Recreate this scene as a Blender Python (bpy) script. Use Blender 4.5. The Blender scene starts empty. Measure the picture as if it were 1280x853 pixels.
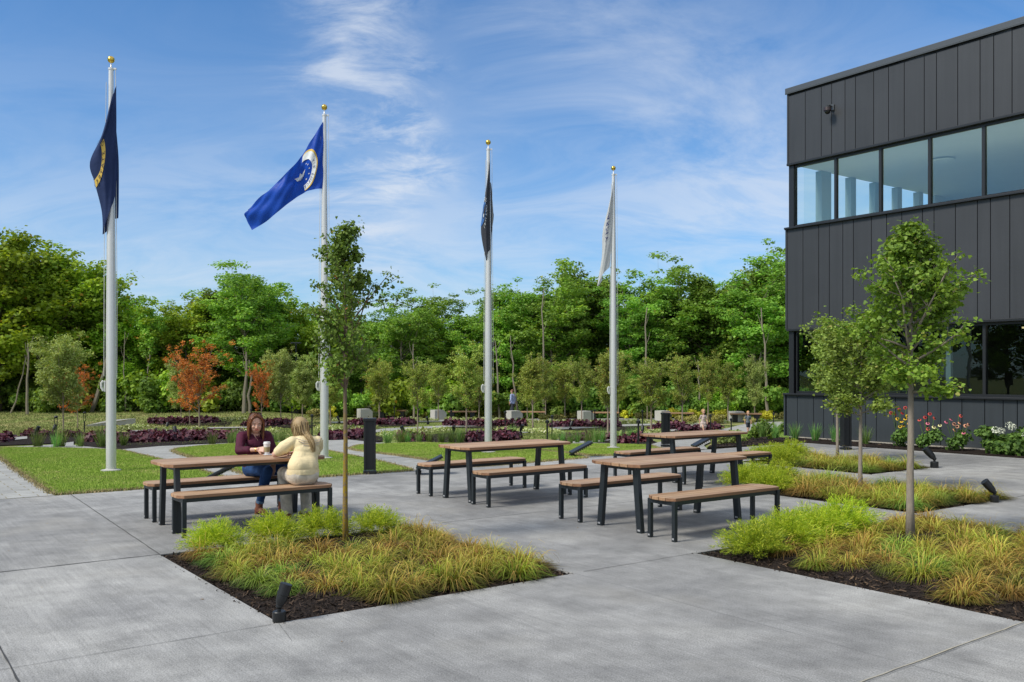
import bpy, bmesh, math, random
import numpy as np
from mathutils import Vector, Matrix
R = math.radians
scene = bpy.context.scene
COL = scene.collection
TH = R(36.1); CT, ST = math.cos(TH), math.sin(TH)
EYE = 1.72; FOC = 1140.0; HORIZON = 469.0

# ------------------------------------------------------------------ helpers
def sm(x, a, b):
    t = min(1.0, max(0.0, (x - a) / (b - a)))
    return t * t * (3 - 2 * t)

def ground_z(X, Y):
    v = -X * ST + Y * CT
    t = max(0.0, Y - 18)
    z = -0.035 * t
    if t > 22:
        q = min(t, 32) - 22
        z = -0.77 - 0.035 * q + 0.035 * q * q / 20
    z *= sm(v, 13.5, 17.5)
    z += 0.42 * sm(Y, 42, 60) * sm(-X, 7, 17)
    return z

def xy(u, v):
    return (u * CT - v * ST, u * ST + v * CT)

def uv(X, Y):
    return (X * CT + Y * ST, -X * ST + Y * CT)

def survey(x, y):
    """ground point seen at survey sheet coordinate x, y (measured once from the site photograph)"""
    lo, hi = 2.0, 300.0
    for _ in range(50):
        Y = (lo + hi) / 2
        X = (x - 640) * Y / FOC
        if HORIZON + (EYE - ground_z(X, Y)) * FOC / Y > y: lo = Y
        else: hi = Y
    return (X, Y)

def tag(o, label=None, cat=None, group=None, kind=None):
    if label: o['label'] = label
    if cat: o['category'] = cat
    if group: o['group'] = group
    if kind: o['kind'] = kind
    return o

def empty(name, loc=(0, 0, 0), rz=0.0, label=None, cat=None, group=None):
    o = bpy.data.objects.new(name, None)
    o.empty_display_size = 0.2
    COL.objects.link(o)
    o.location = loc; o.rotation_euler = (0, 0, rz)
    return tag(o, label, cat, group)

class MB:
    def __init__(s):
        s.v = []; s.f = []; s.m = []
    def add(s, vs, fs, mi=0):
        b = len(s.v)
        s.v.extend([tuple(p) for p in vs])
        s.f.extend([tuple(i + b for i in f) for f in fs])
        s.m.extend([mi] * len(fs))
        return s
    def box(s, c, d, rot=None, mi=0, bev=0.0):
        hx, hy, hz = d[0] / 2, d[1] / 2, d[2] / 2
        if bev > 0:
            bm = bmesh.new()
            bmesh.ops.create_cube(bm, size=1)
            bmesh.ops.scale(bm, vec=d, verts=bm.verts)
            bmesh.ops.bevel(bm, geom=list(bm.edges), offset=bev, segments=2, affect='EDGES', profile=0.6)
            bm.verts.index_update()
            vs = [v.co.copy() for v in bm.verts]; fs = [[v.index for v in f.verts] for f in bm.faces]
            bm.free()
        else:
            vs = [Vector((x * hx, y * hy, z * hz)) for x in (-1, 1) for y in (-1, 1) for z in (-1, 1)]
            fs = [(0, 1, 3, 2), (4, 6, 7, 5), (0, 4, 5, 1), (2, 3, 7, 6), (0, 2, 6, 4), (1, 5, 7, 3)]
        C = Vector(c)
        if rot is not None: vs = [rot @ v for v in vs]
        return s.add([v + C for v in vs], fs, mi)
    def tube(s, pts, rad, n=8, mi=0, cap=True):
        pts = [Vector(p) for p in pts]
        if not hasattr(rad, '__len__'): rad = [rad] * len(pts)
        b = len(s.v); ref = None
        for i, p in enumerate(pts):
            d = (pts[min(i + 1, len(pts) - 1)] - pts[max(i - 1, 0)])
            if d.length < 1e-9: d = Vector((0, 0, 1))
            d.normalize()
            if ref is None: ref = Vector((1, 0, 0)) if abs(d.x) < 0.8 else Vector((0, 1, 0))
            a = (ref - d * ref.dot(d)).normalized(); ref = a
            c = d.cross(a)
            for k in range(n):
                t = 2 * math.pi * k / n
                s.v.append(tuple(p + (a * math.cos(t) + c * math.sin(t)) * rad[i]))
        for i in range(len(pts) - 1):
            for k in range(n):
                s.f.append((b + i * n + k, b + i * n + (k + 1) % n, b + (i + 1) * n + (k + 1) % n, b + (i + 1) * n + k)); s.m.append(mi)
        if cap:
            s.f.append(tuple(b + k for k in range(n))[::-1]); s.m.append(mi)
            s.f.append(tuple(b + (len(pts) - 1) * n + k for k in range(n))); s.m.append(mi)
        return s
    def lathe(s, prof, n=16, c=(0, 0, 0), mi=0):
        return s.tube([(c[0], c[1], c[2] + z) for r, z in prof], [max(r, 1e-4) for r, z in prof], n, mi)
    def ball(s, c, r, n=12, sc=(1, 1, 1), rot=None, mi=0):
        vs = []; fs = []; m = n // 2
        for i in range(m + 1):
            ph = math.pi * i / m
            for k in range(n):
                t = 2 * math.pi * k / n
                p = Vector((math.sin(ph) * math.cos(t) * sc[0], math.sin(ph) * math.sin(t) * sc[1], math.cos(ph) * sc[2])) * r
                if rot is not None: p = rot @ p
                vs.append(p + Vector(c))
        for i in range(m):
            for k in range(n):
                fs.append((i * n + k, (i + 1) * n + k, (i + 1) * n + (k + 1) % n, i * n + (k + 1) % n))
        return s.add(vs, fs, mi)
    def capsule(s, a, b, ra, rb, n=26):
        a = Vector(a); b = Vector(b); d = b - a
        if d.length < 1e-6: return s.ball(a, ra, n)
        dn = d.normalized(); pts = []; rr = []
        for k in (88, 74, 60, 46, 32, 18, 6): pts.append(a - dn * ra * math.sin(R(k))); rr.append(ra * math.cos(R(k)))
        for k in (6, 18, 32, 46, 60, 74, 88): pts.append(b + dn * rb * math.sin(R(k))); rr.append(rb * math.cos(R(k)))
        return s.tube(pts, rr, n)
    def mesh(s, name, mats, smooth=False):
        me = bpy.data.meshes.new(name)
        me.from_pydata(s.v, [], s.f)
        for m in (mats if isinstance(mats, (list, tuple)) else [mats]): me.materials.append(m)
        if any(s.m): me.polygons.foreach_set('material_index', s.m)
        if smooth: me.polygons.foreach_set('use_smooth', [True] * len(me.polygons))
        me.update()
        return me
    def build(s, name, mats, parent=None, smooth=False, bevel=0.0, loc=None, rz=None):
        o = bpy.data.objects.new(name, s.mesh(name, mats, smooth))
        COL.objects.link(o)
        if parent: o.parent = parent
        if loc: o.location = loc
        if rz is not None: o.rotation_euler = (0, 0, rz)
        if smooth:
            try:
                o.data.set_sharp_from_angle(angle=R(40))
            except Exception: pass
        if bevel > 0:
            md = o.modifiers.new('edge', 'BEVEL'); md.width = bevel; md.segments = 2; md.limit_method = 'ANGLE'; md.angle_limit = R(35)
        return o

def inst(name, me, parent=None, loc=(0, 0, 0), rz=0.0, sc=1.0):
    o = bpy.data.objects.new(name, me); COL.objects.link(o)
    if parent: o.parent = parent
    o.location = loc; o.rotation_euler = (0, 0, rz)
    o.scale = (sc, sc, sc) if not hasattr(sc, '__len__') else sc
    return o

def copy_tree(o, parent=None):
    c = o.copy(); COL.objects.link(c)
    c.parent = parent
    for ch in list(o.children): copy_tree(ch, c)
    return c

def npmesh(name, V, F, mat, smooth=False):
    """V (n,3) array, F (m,k) array of indices"""
    me = bpy.data.meshes.new(name)
    n, k = F.shape
    me.vertices.add(len(V)); me.vertices.foreach_set('co', np.asarray(V, dtype=np.float32).ravel())
    me.loops.add(n * k); me.loops.foreach_set('vertex_index', F.astype(np.int32).ravel())
    me.polygons.add(n)
    me.polygons.foreach_set('loop_start', (np.arange(n) * k).astype(np.int32))
    me.polygons.foreach_set('loop_total', np.full(n, k, dtype=np.int32))
    if smooth: me.polygons.foreach_set('use_smooth', [True] * n)
    me.materials.append(mat)
    me.update(calc_edges=True); me.validate()
    return me

# ------------------------------------------------------------------ materials
class NT:
    def __init__(s, name):
        s.mat = bpy.data.materials.new(name); s.mat.use_nodes = True
        s.t = s.mat.node_tree; s.t.nodes.clear()
        s.out = s.n('ShaderNodeOutputMaterial')
    def n(s, ty, **kw):
        nd = s.t.nodes.new(ty)
        for k, v in kw.items(): setattr(nd, k, v)
        return nd
    def l(s, a, b): s.t.links.new(a, b)
    def coord(s, scale=(1, 1, 1), kind='Object', rot=(0, 0, 0)):
        tc = s.n('ShaderNodeTexCoord'); mp = s.n('ShaderNodeMapping')
        mp.inputs['Scale'].default_value = scale; mp.inputs['Rotation'].default_value = rot
        s.l(tc.outputs[kind], mp.inputs['Vector']); return mp.outputs['Vector']
    def world(s, scale=(1, 1, 1), rot=(0, 0, 0)):
        g = s.n('ShaderNodeNewGeometry'); mp = s.n('ShaderNodeMapping')
        mp.inputs['Scale'].default_value = scale; mp.inputs['Rotation'].default_value = rot
        s.l(g.outputs['Position'], mp.inputs['Vector']); return mp.outputs['Vector']
    def noise(s, vec, scale, detail=4, rough=0.55, dist=0.0):
        nd = s.n('ShaderNodeTexNoise'); s.l(vec, nd.inputs['Vector'])
        nd.inputs['Scale'].default_value = scale; nd.inputs['Detail'].default_value = detail
        nd.inputs['Roughness'].default_value = rough; nd.inputs['Distortion'].default_value = dist
        return nd.outputs['Fac']
    def ramp(s, fac, stops):
        r = s.n('ShaderNodeValToRGB'); e = r.color_ramp.elements
        while len(e) < len(stops): e.new(0.5)
        for el, (p, c) in zip(e, stops):
            el.position = p; el.color = (*c, 1) if hasattr(c, '__len__') else (c, c, c, 1)
        s.l(fac, r.inputs['Fac']); return r.outputs['Color']
    def mix(s, fac, a, b, mode='MIX'):
        m = s.n('ShaderNodeMix', data_type='RGBA', blend_type=mode)
        if isinstance(fac, (int, float)): m.inputs[0].default_value = fac
        else: s.l(fac, m.inputs[0])
        for sock, val in ((m.inputs[6], a), (m.inputs[7], b)):
            if hasattr(val, 'is_linked') or hasattr(val, 'links'): s.l(val, sock)
            else: sock.default_value = (*val, 1)
        return m.outputs[2]
    def math(s, op, a, b=0.0, clamp=False):
        m = s.n('ShaderNodeMath', operation=op); m.use_clamp = clamp
        for i, val in enumerate((a, b)):
            if isinstance(val, (int, float)): m.inputs[i].default_value = val
            else: s.l(val, m.inputs[i])
        return m.outputs[0]
    def bump(s, h, strength=0.3, dist=0.02):
        b = s.n('ShaderNodeBump'); b.inputs['Strength'].default_value = strength; b.inputs['Distance'].default_value = dist
        s.l(h, b.inputs['Height']); return b.outputs['Normal']
    def principled(s, col, rough=0.6, metal=0.0, normal=None, spec=None):
        p = s.n('ShaderNodeBsdfPrincipled')
        if isinstance(col, tuple): p.inputs['Base Color'].default_value = (*col, 1)
        else: s.l(col, p.inputs['Base Color'])
        if isinstance(rough, (int, float)): p.inputs['Roughness'].default_value = rough
        else: s.l(rough, p.inputs['Roughness'])
        p.inputs['Metallic'].default_value = metal
        if spec is not None: p.inputs['Specular IOR Level'].default_value = spec
        if normal is not None: s.l(normal, p.inputs['Normal'])
        s.l(p.outputs[0], s.out.inputs['Surface']); return p

def simple(name, col, rough=0.6, metal=0.0, var=0.12, scale=30, bump=0.0, spec=None):
    m = NT(name); v = m.coord()
    f = m.noise(v, scale, 4)
    c = m.mix(f, tuple(x * (1 - var) for x in col), tuple(min(1, x * (1 + var)) for x in col))
    nr = m.bump(f, bump, 0.01) if bump else None
    m.principled(c, rough, metal, nr, spec)
    return m.mat

def leaf_mat(name, c1, c2, c3=None, p3=0.06, trans=0.35, objvar=0.25, gloss=0.35, zgrad=0.0, tip=None):
    """c1 dark, c2 light per leaf, c3 odd leaves (autumn spots)"""
    m = NT(name)
    g = m.n('ShaderNodeNewGeometry'); oi = m.n('ShaderNodeObjectInfo')
    rnd = g.outputs['Random Per Island']
    c = m.mix(rnd, c1, c2)
    big = m.noise(m.world(), 0.35, 3)
    bigr = m.ramp(big, [(0.35, 0.70), (0.65, 1.25)])
    c = m.mix(1.0, c, bigr, 'MULTIPLY')
    hs = m.n('ShaderNodeHueSaturation')
    hv = m.math('ADD', m.math('MULTIPLY', oi.outputs['Random'], 0.03 * (objvar / .25)), 0.5 - 0.015 * (objvar / .25))
    m.l(hv, hs.inputs['Hue'])
    m.l(m.math('ADD', m.math('MULTIPLY', oi.outputs['Random'], objvar * 1.6), 1 - objvar * .8), hs.inputs['Value'])
    m.l(c, hs.inputs['Color'])
    c = hs.outputs['Color']
    if c3:
        wn = m.n('ShaderNodeTexWhiteNoise', noise_dimensions='1D'); m.l(rnd, wn.inputs['W'])
        c = m.mix(m.math('LESS_THAN', wn.outputs['Value'], p3), c, c3)
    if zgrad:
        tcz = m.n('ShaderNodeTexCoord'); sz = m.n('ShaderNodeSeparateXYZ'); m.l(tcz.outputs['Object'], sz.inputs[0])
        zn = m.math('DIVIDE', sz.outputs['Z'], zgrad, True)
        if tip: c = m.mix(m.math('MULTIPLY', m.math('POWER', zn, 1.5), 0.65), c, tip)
        c = m.mix(1.0, c, m.ramp(zn, [(0.0, .22), (0.55, .95), (1.0, 1.2)]), 'MULTIPLY')  # inner shade painted into the colour: dark at the base, brighter at the tips
    d = m.n('ShaderNodeBsdfPrincipled'); m.l(c, d.inputs['Base Color']); d.inputs['Roughness'].default_value = 0.6
    d.inputs['Specular IOR Level'].default_value = gloss
    tr = m.n('ShaderNodeBsdfTranslucent')
    m.l(m.mix(1.0, c, (1.25, 1.2, 0.55), 'MULTIPLY'), tr.inputs['Color'])
    mx = m.n('ShaderNodeMixShader'); mx.inputs[0].default_value = trans
    m.l(d.outputs[0], mx.inputs[1]); m.l(tr.outputs[0], mx.inputs[2]); m.l(mx.outputs[0], m.out.inputs['Surface'])
    return m.mat

def mat_concrete():
    m = NT('broom_concrete'); g = m.world(); gr = m.world(rot=(0, 0, -TH))
    big = m.noise(g, 0.45, 5, 0.6, 0.6)
    med = m.noise(g, 3.0, 6, 0.65)
    fine = m.noise(g, 95, 4, 0.8)
    # broom strokes run across each slab
    mp = m.n('ShaderNodeMapping'); mp.inputs['Scale'].default_value = (48, 0.9, 1); m.l(gr, mp.inputs['Vector'])
    br = m.noise(mp.outputs['Vector'], 1.0, 3, 0.6)
    mp2 = m.n('ShaderNodeMapping'); mp2.inputs['Scale'].default_value = (5, 0.8, 1); m.l(gr, mp2.inputs['Vector'])
    st = m.noise(mp2.outputs['Vector'], 1.0, 4, 0.6, 0.3)
    c = m.ramp(big, [(0.34, (.215, .213, .210)), (0.50, (.278, .274, .266)), (0.66, (.355, .348, .332))])
    c = m.mix(1.0, c, m.ramp(med, [(0.32, .78), (0.68, 1.18)]), 'MULTIPLY')
    c = m.mix(1.0, c, m.ramp(st, [(0.32, .92), (0.68, 1.05)]), 'MULTIPLY')
    c = m.mix(1.0, c, m.ramp(br, [(0.3, .88), (0.7, 1.09)]), 'MULTIPLY')
    c = m.mix(1.0, c, m.ramp(fine, [(0.36, .55), (0.5, 1.0), (0.66, 1.42)]), 'MULTIPLY')
    sn = m.n('ShaderNodeVectorMath', operation='SUBTRACT'); m.l(gr, sn.inputs[0]); sn.inputs[1].default_value = (2.42, .05, 0)
    sv = m.n('ShaderNodeVectorMath', operation='DIVIDE'); m.l(sn.outputs[0], sv.inputs[0]); sv.inputs[1].default_value = (4.2, 3.0, 100)
    sf = m.n('ShaderNodeVectorMath', operation='FLOOR'); m.l(sv.outputs[0], sf.inputs[0])
    wn = m.n('ShaderNodeTexWhiteNoise', noise_dimensions='3D'); m.l(sf.outputs[0], wn.inputs['Vector'])
    c = m.mix(1.0, c, m.ramp(wn.outputs['Value'], [(0.0, .90), (1.0, 1.08)]), 'MULTIPLY')
    warm = m.noise(g, 0.8, 3)
    c = m.mix(m.ramp(warm, [(0.55, 0.0), (0.8, 0.45)]), c, (.36, .34, .30))
    h = m.math('ADD', m.math('MULTIPLY', fine, 0.6), m.math('MULTIPLY', br, 0.7))
    m.principled(c, 0.82, 0, m.bump(h, 0.45, 0.004), 0.3)
    return m.mat

def mat_paver():
    m = NT('paver_path'); v = m.world(rot=(0, 0, -TH)); g = m.world()
    b = m.n('ShaderNodeTexBrick'); m.l(v, b.inputs['Vector'])
    b.inputs['Scale'].default_value = 1.0; b.inputs['Brick Width'].default_value = 0.4; b.inputs['Row Height'].default_value = 0.2
    b.inputs['Mortar Size'].default_value = 0.008; b.inputs['Bias'].default_value = 0
    b.inputs['Color1'].default_value = (.30, .30, .29, 1); b.inputs['Color2'].default_value = (.37, .37, .355, 1)
    b.inputs['Mortar'].default_value = (.22, .19, .12, 1)
    c = m.mix(1.0, b.outputs['Color'], m.ramp(m.noise(g, 2.5, 5), [(0.3, .85), (0.7, 1.12)]), 'MULTIPLY')
    c = m.mix(1.0, c, m.ramp(m.noise(g, 90, 3), [(0.35, .85), (0.65, 1.12)]), 'MULTIPLY')
    m.principled(c, 0.85, 0, m.bump(b.outputs['Fac'], 0.3, -0.004), 0.3)
    return m.mat

def mat_grass(name, greens, tan, amount=0.5):
    m = NT(name); g = m.world()
    f = m.noise(g, 9, 5, 0.7); big = m.noise(g, 0.55, 5, 0.65, 0.8); fine = m.noise(g, 60, 3, 0.7)
    c = m.mix(f, greens[0], greens[1])
    c = m.mix(m.ramp(big, [(0.62 - amount * 0.35, 0.0), (0.85 - amount * 0.3, 0.9)]), c, tan)
    mp = m.n('ShaderNodeMapping'); mp.inputs['Scale'].default_value = (0.12, 1.3, 1); m.l(g, mp.inputs['Vector'])
    c = m.mix(1.0, c, m.ramp(m.noise(mp.outputs['Vector'], 1.0, 4, 0.6), [(0.3, .8), (0.7, 1.2)]), 'MULTIPLY')
    c = m.mix(1.0, c, m.ramp(fine, [(0.3, .6), (0.7, 1.3)]), 'MULTIPLY')
    m.principled(c, 0.9, 0, m.bump(f, 0.5, 0.03), 0.15)
    return m.mat

def mat_blades(name, c1, c2, tan, amount=0.4):
    m = NT(name); g = m.n('ShaderNodeNewGeometry')
    c = m.mix(g.outputs['Random Per Island'], c1, c2)
    big = m.noise(m.world(), 1.1, 5, 0.7, 0.8)
    wn = m.n('ShaderNodeTexWhiteNoise', noise_dimensions='1D'); m.l(g.outputs['Random Per Island'], wn.inputs['W'])
    t = m.math('ADD', m.math('MULTIPLY', m.math('SUBTRACT', big, 0.5), 3.0), m.math('SUBTRACT', wn.outputs['Value'], 1 - amount))
    c = m.mix(m.math('MULTIPLY', m.math('MAXIMUM', t, 0.0), 1.6, True), c, tan)
    p = m.principled(c, 0.8, 0, None, 0.2)
    return m.mat

def mat_mulch():
    m = NT('bark_mulch'); g = m.world()
    vo = m.n('ShaderNodeTexVoronoi'); m.l(g, vo.inputs['Vector']); vo.inputs['Scale'].default_value = 38
    f = m.noise(g, 22, 6, 0.75)
    c = m.ramp(m.noise(g, 55, 4, 0.8), [(0.3, (.010, .007, .006)), (0.55, (.030, .022, .018)), (0.75, (.085, .060, .042))])
    h = m.math('ADD', vo.outputs['Distance'], f)
    m.principled(c, 0.95, 0, m.bump(h, 1.0, 0.03), 0.15)
    return m.mat

def mat_wood():
    m = NT('ipe_slats'); v = m.coord()
    mp = m.n('ShaderNodeMapping'); mp.inputs['Scale'].default_value = (2.2, 40, 40); m.l(v, mp.inputs['Vector'])
    gr = m.noise(mp.outputs['Vector'], 1.0, 5, 0.65, 0.4)
    g = m.n('ShaderNodeNewGeometry')
    base = m.mix(g.outputs['Random Per Island'], (.21, .090, .045), (.47, .29, .165))
    c = m.mix(1.0, base, m.ramp(gr, [(0.3, .68), (0.7, 1.25)]), 'MULTIPLY')
    grey = m.noise(v, 2.2, 4)
    oi = m.n('ShaderNodeObjectInfo'); c = m.mix(1.0, c, m.ramp(oi.outputs['Random'], [(0.0, .84), (1.0, 1.12)]), 'MULTIPLY')
    # weathered grey on upward faces
    sx = m.n('ShaderNodeSeparateXYZ'); m.l(g.outputs['Normal'], sx.inputs[0])
    up = m.math('MULTIPLY', m.math('MAXIMUM', sx.outputs['Z'], 0.0), m.ramp(grey, [(0.35, .15), (0.65, .6)]))
    c = m.mix(up, c, (.46, .34, .235))
    m.principled(c, 0.62, 0, m.bump(gr, 0.25, 0.002), 0.35)
    return m.mat

def mat_clad(name, col):
    m = NT(name); v = m.world(scale=(1, 1, 1))
    f = m.noise(v, 260, 2); big = m.noise(v, 0.6, 4)
    g = m.n('ShaderNodeNewGeometry')
    c = m.mix(g.outputs['Random Per Island'], tuple(x * .93 for x in col), tuple(x * 1.07 for x in col))
    c = m.mix(1.0, c, m.ramp(big, [(0.3, .88), (0.7, 1.12)]), 'MULTIPLY')
    mp = m.n('ShaderNodeMapping'); mp.inputs['Scale'].default_value = (9, 9, 0.35); m.l(v, mp.inputs['Vector'])
    c = m.mix(1.0, c, m.ramp(m.noise(mp.outputs['Vector'], 1, 5, 0.6), [(0.3, .9), (0.7, 1.1)]), 'MULTIPLY')
    c = m.mix(1.0, c, m.ramp(f, [(0.3, .85), (0.7, 1.18)]), 'MULTIPLY')
    m.principled(c, 0.48, 0.0, m.bump(m.noise(v, 1.4, 2), 0.12, 0.02), 0.5)
    return m.mat

def mat_glass(name, tint, refl=0.10, rough=0.0, wav=0.02):
    m = NT(name); v = m.world()
    tr = m.n('ShaderNodeBsdfTransparent'); tr.inputs['Color'].default_value = (*tint, 1)
    gl = m.n('ShaderNodeBsdfGlossy'); gl.inputs['Roughness'].default_value = rough; gl.inputs['Color'].default_value = (.80, .93, .90, 1)
    nb = m.bump(m.noise(v, 1.3, 2), wav, 0.05); m.l(nb, gl.inputs['Normal'])
    lw = m.n('ShaderNodeLayerWeight'); lw.inputs['Blend'].default_value = 0.25
    fac = m.math('ADD', m.math('MULTIPLY', m.math('POWER', lw.outputs['Facing'], 5.0), 0.85), refl, True)
    mx = m.n('ShaderNodeMixShader'); m.l(fac, mx.inputs[0]); m.l(tr.outputs[0], mx.inputs[1]); m.l(gl.outputs[0], mx.inputs[2])
    m.l(mx.outputs[0], m.out.inputs['Surface'])
    return m.mat

def mat_bark(name, c1, c2, lichen=None, zl=1.0):
    m = NT(name); v = m.coord(scale=(12, 12, 3))
    f = m.noise(v, 3.0, 6, 0.7)
    c = m.mix(f, c1, c2)
    if lichen:
        tc = m.n('ShaderNodeTexCoord'); sx = m.n('ShaderNodeSeparateXYZ'); m.l(tc.outputs['Object'], sx.inputs[0])
        low = m.math('SUBTRACT', 1.0, m.math('MULTIPLY', sx.outputs['Z'], 1 / zl), True)
        sp = m.ramp(m.noise(m.coord(), 28, 4, 0.7), [(0.42, 0.0), (0.55, 1.0)])
        c = m.mix(m.math('MULTIPLY', m.math('MULTIPLY', low, 2.2, True), sp, True), c, lichen)
    m.principled(c, 0.9, 0, m.bump(f, 0.6, 0.01), 0.2)
    return m.mat

M = {}
M['concrete'] = mat_concrete(); M['paver'] = mat_paver(); M['mulch'] = mat_mulch(); M['wood'] = mat_wood()
M['field'] = mat_grass('field_grass', ((.15, .20, .045), (.23, .28, .08)), (.38, .32, .15), 0.55)
M['lawn'] = mat_grass('lawn_soil', ((.16, .25, .035), (.24, .33, .055)), (.30, .27, .12), 0.3)
M['blade'] = mat_blades('lawn_blades', (.19, .30, .035), (.32, .43, .075), (.50, .44, .18), 0.26)
M['edge_blade'] = mat_blades('turf_edge_blades', (.22, .20, .08), (.38, .31, .15), (.42, .33, .18), 0.5)
M['bank_blade'] = mat_blades('bank_blades', (.09, .19, .03), (.18, .32, .07), (.30, .28, .12), 0.1)
M['black'] = simple('black_powder_coat', (.008, .009, .010), 0.42, 0.0, 0.1, 60)
M['leg'] = simple('charcoal_leg_steel', (.013, .018, .022), 0.42, 0.0, 0.15, 80)
M['foot'] = simple('foot_sticker', (.35, .35, .36), 0.4)
M['alu'] = simple('brushed_aluminium', (.70, .69, .67), 0.34, 0.45, 0.05, 40)
M['gold'] = simple('gold_ball', (.75, .50, .10), 0.18, 1.0, 0.05)
M['rope'] = simple('halyard_rope', (.55, .55, .52), 0.8)
M['clad'] = mat_clad('charcoal_cladding', (.031, .033, .037))
M['clad_low'] = mat_clad('charcoal_cladding_low', (.030, .036, .041))
M['frame'] = simple('dark_window_frame', (.012, .013, .015), 0.4)
M['coping'] = simple('grey_coping', (.075, .082, .090), 0.4, 0.2)
M['seam'] = simple('seam_backing', (.006, .006, .007), 0.8)
M['glass_up'] = mat_glass('upper_glass', (.82, .91, .87), 0.16)
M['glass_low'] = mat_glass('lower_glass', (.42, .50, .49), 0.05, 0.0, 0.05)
M['ceil'] = simple('office_ceiling', (.82, .85, .80), 0.8, 0, 0.04, 3)
M['post'] = simple('window_post_inside', (.30, .38, .39), 0.6)
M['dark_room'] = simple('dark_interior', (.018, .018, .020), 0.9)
M['int_wall'] = simple('interior_wall', (.80, .82, .78), 0.8)
M['int_floor'] = simple('interior_floor', (.70, .68, .62), 0.6)
M['cast'] = simple('cast_concrete', (.42, .41, .385), 0.85, 0, 0.12, 6, 0.3)
M['gravel'] = simple('pale_gravel', (.36, .33, .28), 0.9, 0, 0.55, 60, 0.8)
M['joint'] = simple('dark_joint', (.05, .05, .05), 0.9)  # dark grey of the slab joints
M['joint_pale'] = simple('joint_sealant', (.42, .38, .28), 0.9, 0, 0.4, 20)
M['chip'] = mat_blades('bark_chips', (.016, .011, .009), (.060, .040, .028), (.20, .13, .075), 0.22)
# ------------------------------------------------------------------ ground sheets
def clip(poly, ax, val, keep_greater):
    out = []
    for i in range(len(poly)):
        a = poly[i]; b = poly[(i + 1) % len(poly)]
        da = (a[ax] - val) * (1 if keep_greater else -1); db = (b[ax] - val) * (1 if keep_greater else -1)
        if da >= 0: out.append(a)
        if (da > 0 and db < 0) or (da < 0 and db > 0):
            t = da / (da - db); out.append((a[0] + (b[0] - a[0]) * t, a[1] + (b[1] - a[1]) * t))
    return out

def ylines(y0, y1):
    ys = []; y = -40.0
    while y < 140:
        if y0 - 1e-6 < y < y1 + 1e-6 or True: ys.append(y)
        y += 0.5 if -5 <= y < 30 else (1.0 if y < 60 and y >= 30 else 2.0 if y >= 60 else 5.0)
    return [q for q in ys]
YL = ylines(0, 0)

def sheet(name, polys, mat, off=0.0, zf=None, kind='structure', skirt=0.0, parent=None, label=None, cat=None):
    zf = zf or ground_z
    idx = {}; V = []; F = []
    def vid(p):
        k = (round(p[0], 4), round(p[1], 4))
        if k not in idx:
            idx[k] = len(V); V.append((p[0], p[1], zf(p[0], p[1]) + off))
        return idx[k]
    for poly in polys:
        y0 = min(p[1] for p in poly); y1 = max(p[1] for p in poly)
        for i in range(len(YL) - 1):
            a, b = YL[i], YL[i + 1]
            if b <= y0 or a >= y1: continue
            row = clip(clip(poly, 1, a, True), 1, b, False)
            if len(row) < 3: continue
            st = b - a
            x0 = math.floor(min(p[0] for p in row) / st); x1 = math.ceil(max(p[0] for p in row) / st)
            for j in range(x0, x1):
                c = clip(clip(row, 0, j * st, True), 0, (j + 1) * st, False)
                if len(c) < 3: continue
                ids = []
                for p in c:
                    q = vid(p)
                    if not ids or ids[-1] != q: ids.append(q)
                if ids[0] == ids[-1]: ids.pop()
                if len(set(ids)) >= 3 and len(set(ids)) == len(ids): F.append(ids)
        if skirt:
            for i in range(len(poly)):
                p, q = poly[i], poly[(i + 1) % len(poly)]
                n = max(1, int(math.dist(p, q) / 0.5))
                for k in range(n):
                    s = [(p[0] + (q[0] - p[0]) * t, p[1] + (q[1] - p[1]) * t) for t in (k / n, (k + 1) / n)]
                    b0 = len(V)
                    V += [(*s[0], zf(*s[0]) + off), (*s[1], zf(*s[1]) + off), (*s[1], zf(*s[1]) + off - skirt), (*s[0], zf(*s[0]) + off - skirt)]
                    F.append([b0, b0 + 1, b0 + 2, b0 + 3])
    me = bpy.data.meshes.new(name); me.from_pydata(V, [], F); me.materials.append(mat); me.update()
    # upward normals
    o = bpy.data.objects.new(name, me); COL.objects.link(o)
    if parent: o.parent = parent
    if kind: o['kind'] = kind
    if label: tag(o, label, cat)
    return o

def uvp(*pts): return [xy(*p) for p in pts]
def pxp(*pts): return [survey(*p) for p in pts]
def inside(p, poly):
    x, y = p; c = False; n = len(poly)
    for i in range(n):
        a = poly[i]; b = poly[i - 1]
        if (a[1] > y) != (b[1] > y) and x < (b[0] - a[0]) * (y - a[1]) / (b[1] - a[1]) + a[0]: c = not c
    return c

BEDS = {'left': (2.42, 5.09, 6.07, 9.05), 'front': (6.62, 10.3, 3.04, 6.07), 'middle': (10.74, 12.97, 6.2, 9.4), 'rear': (14.3, 16.5, 9.1, 12.0)}
# base field
far = [(-100, -40), (100, -40), (100, 120), (-100, 120)]
sheet('ground', [far], M['field'], -0.05)
o = MB(); o.add([(-900, -300, -1.6), (900, -300, -1.6), (900, 1400, -1.6), (-900, 1400, -1.6)], [(0, 1, 2, 3)])
tag(o.build('terrain', M['field']), kind='structure')
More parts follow.
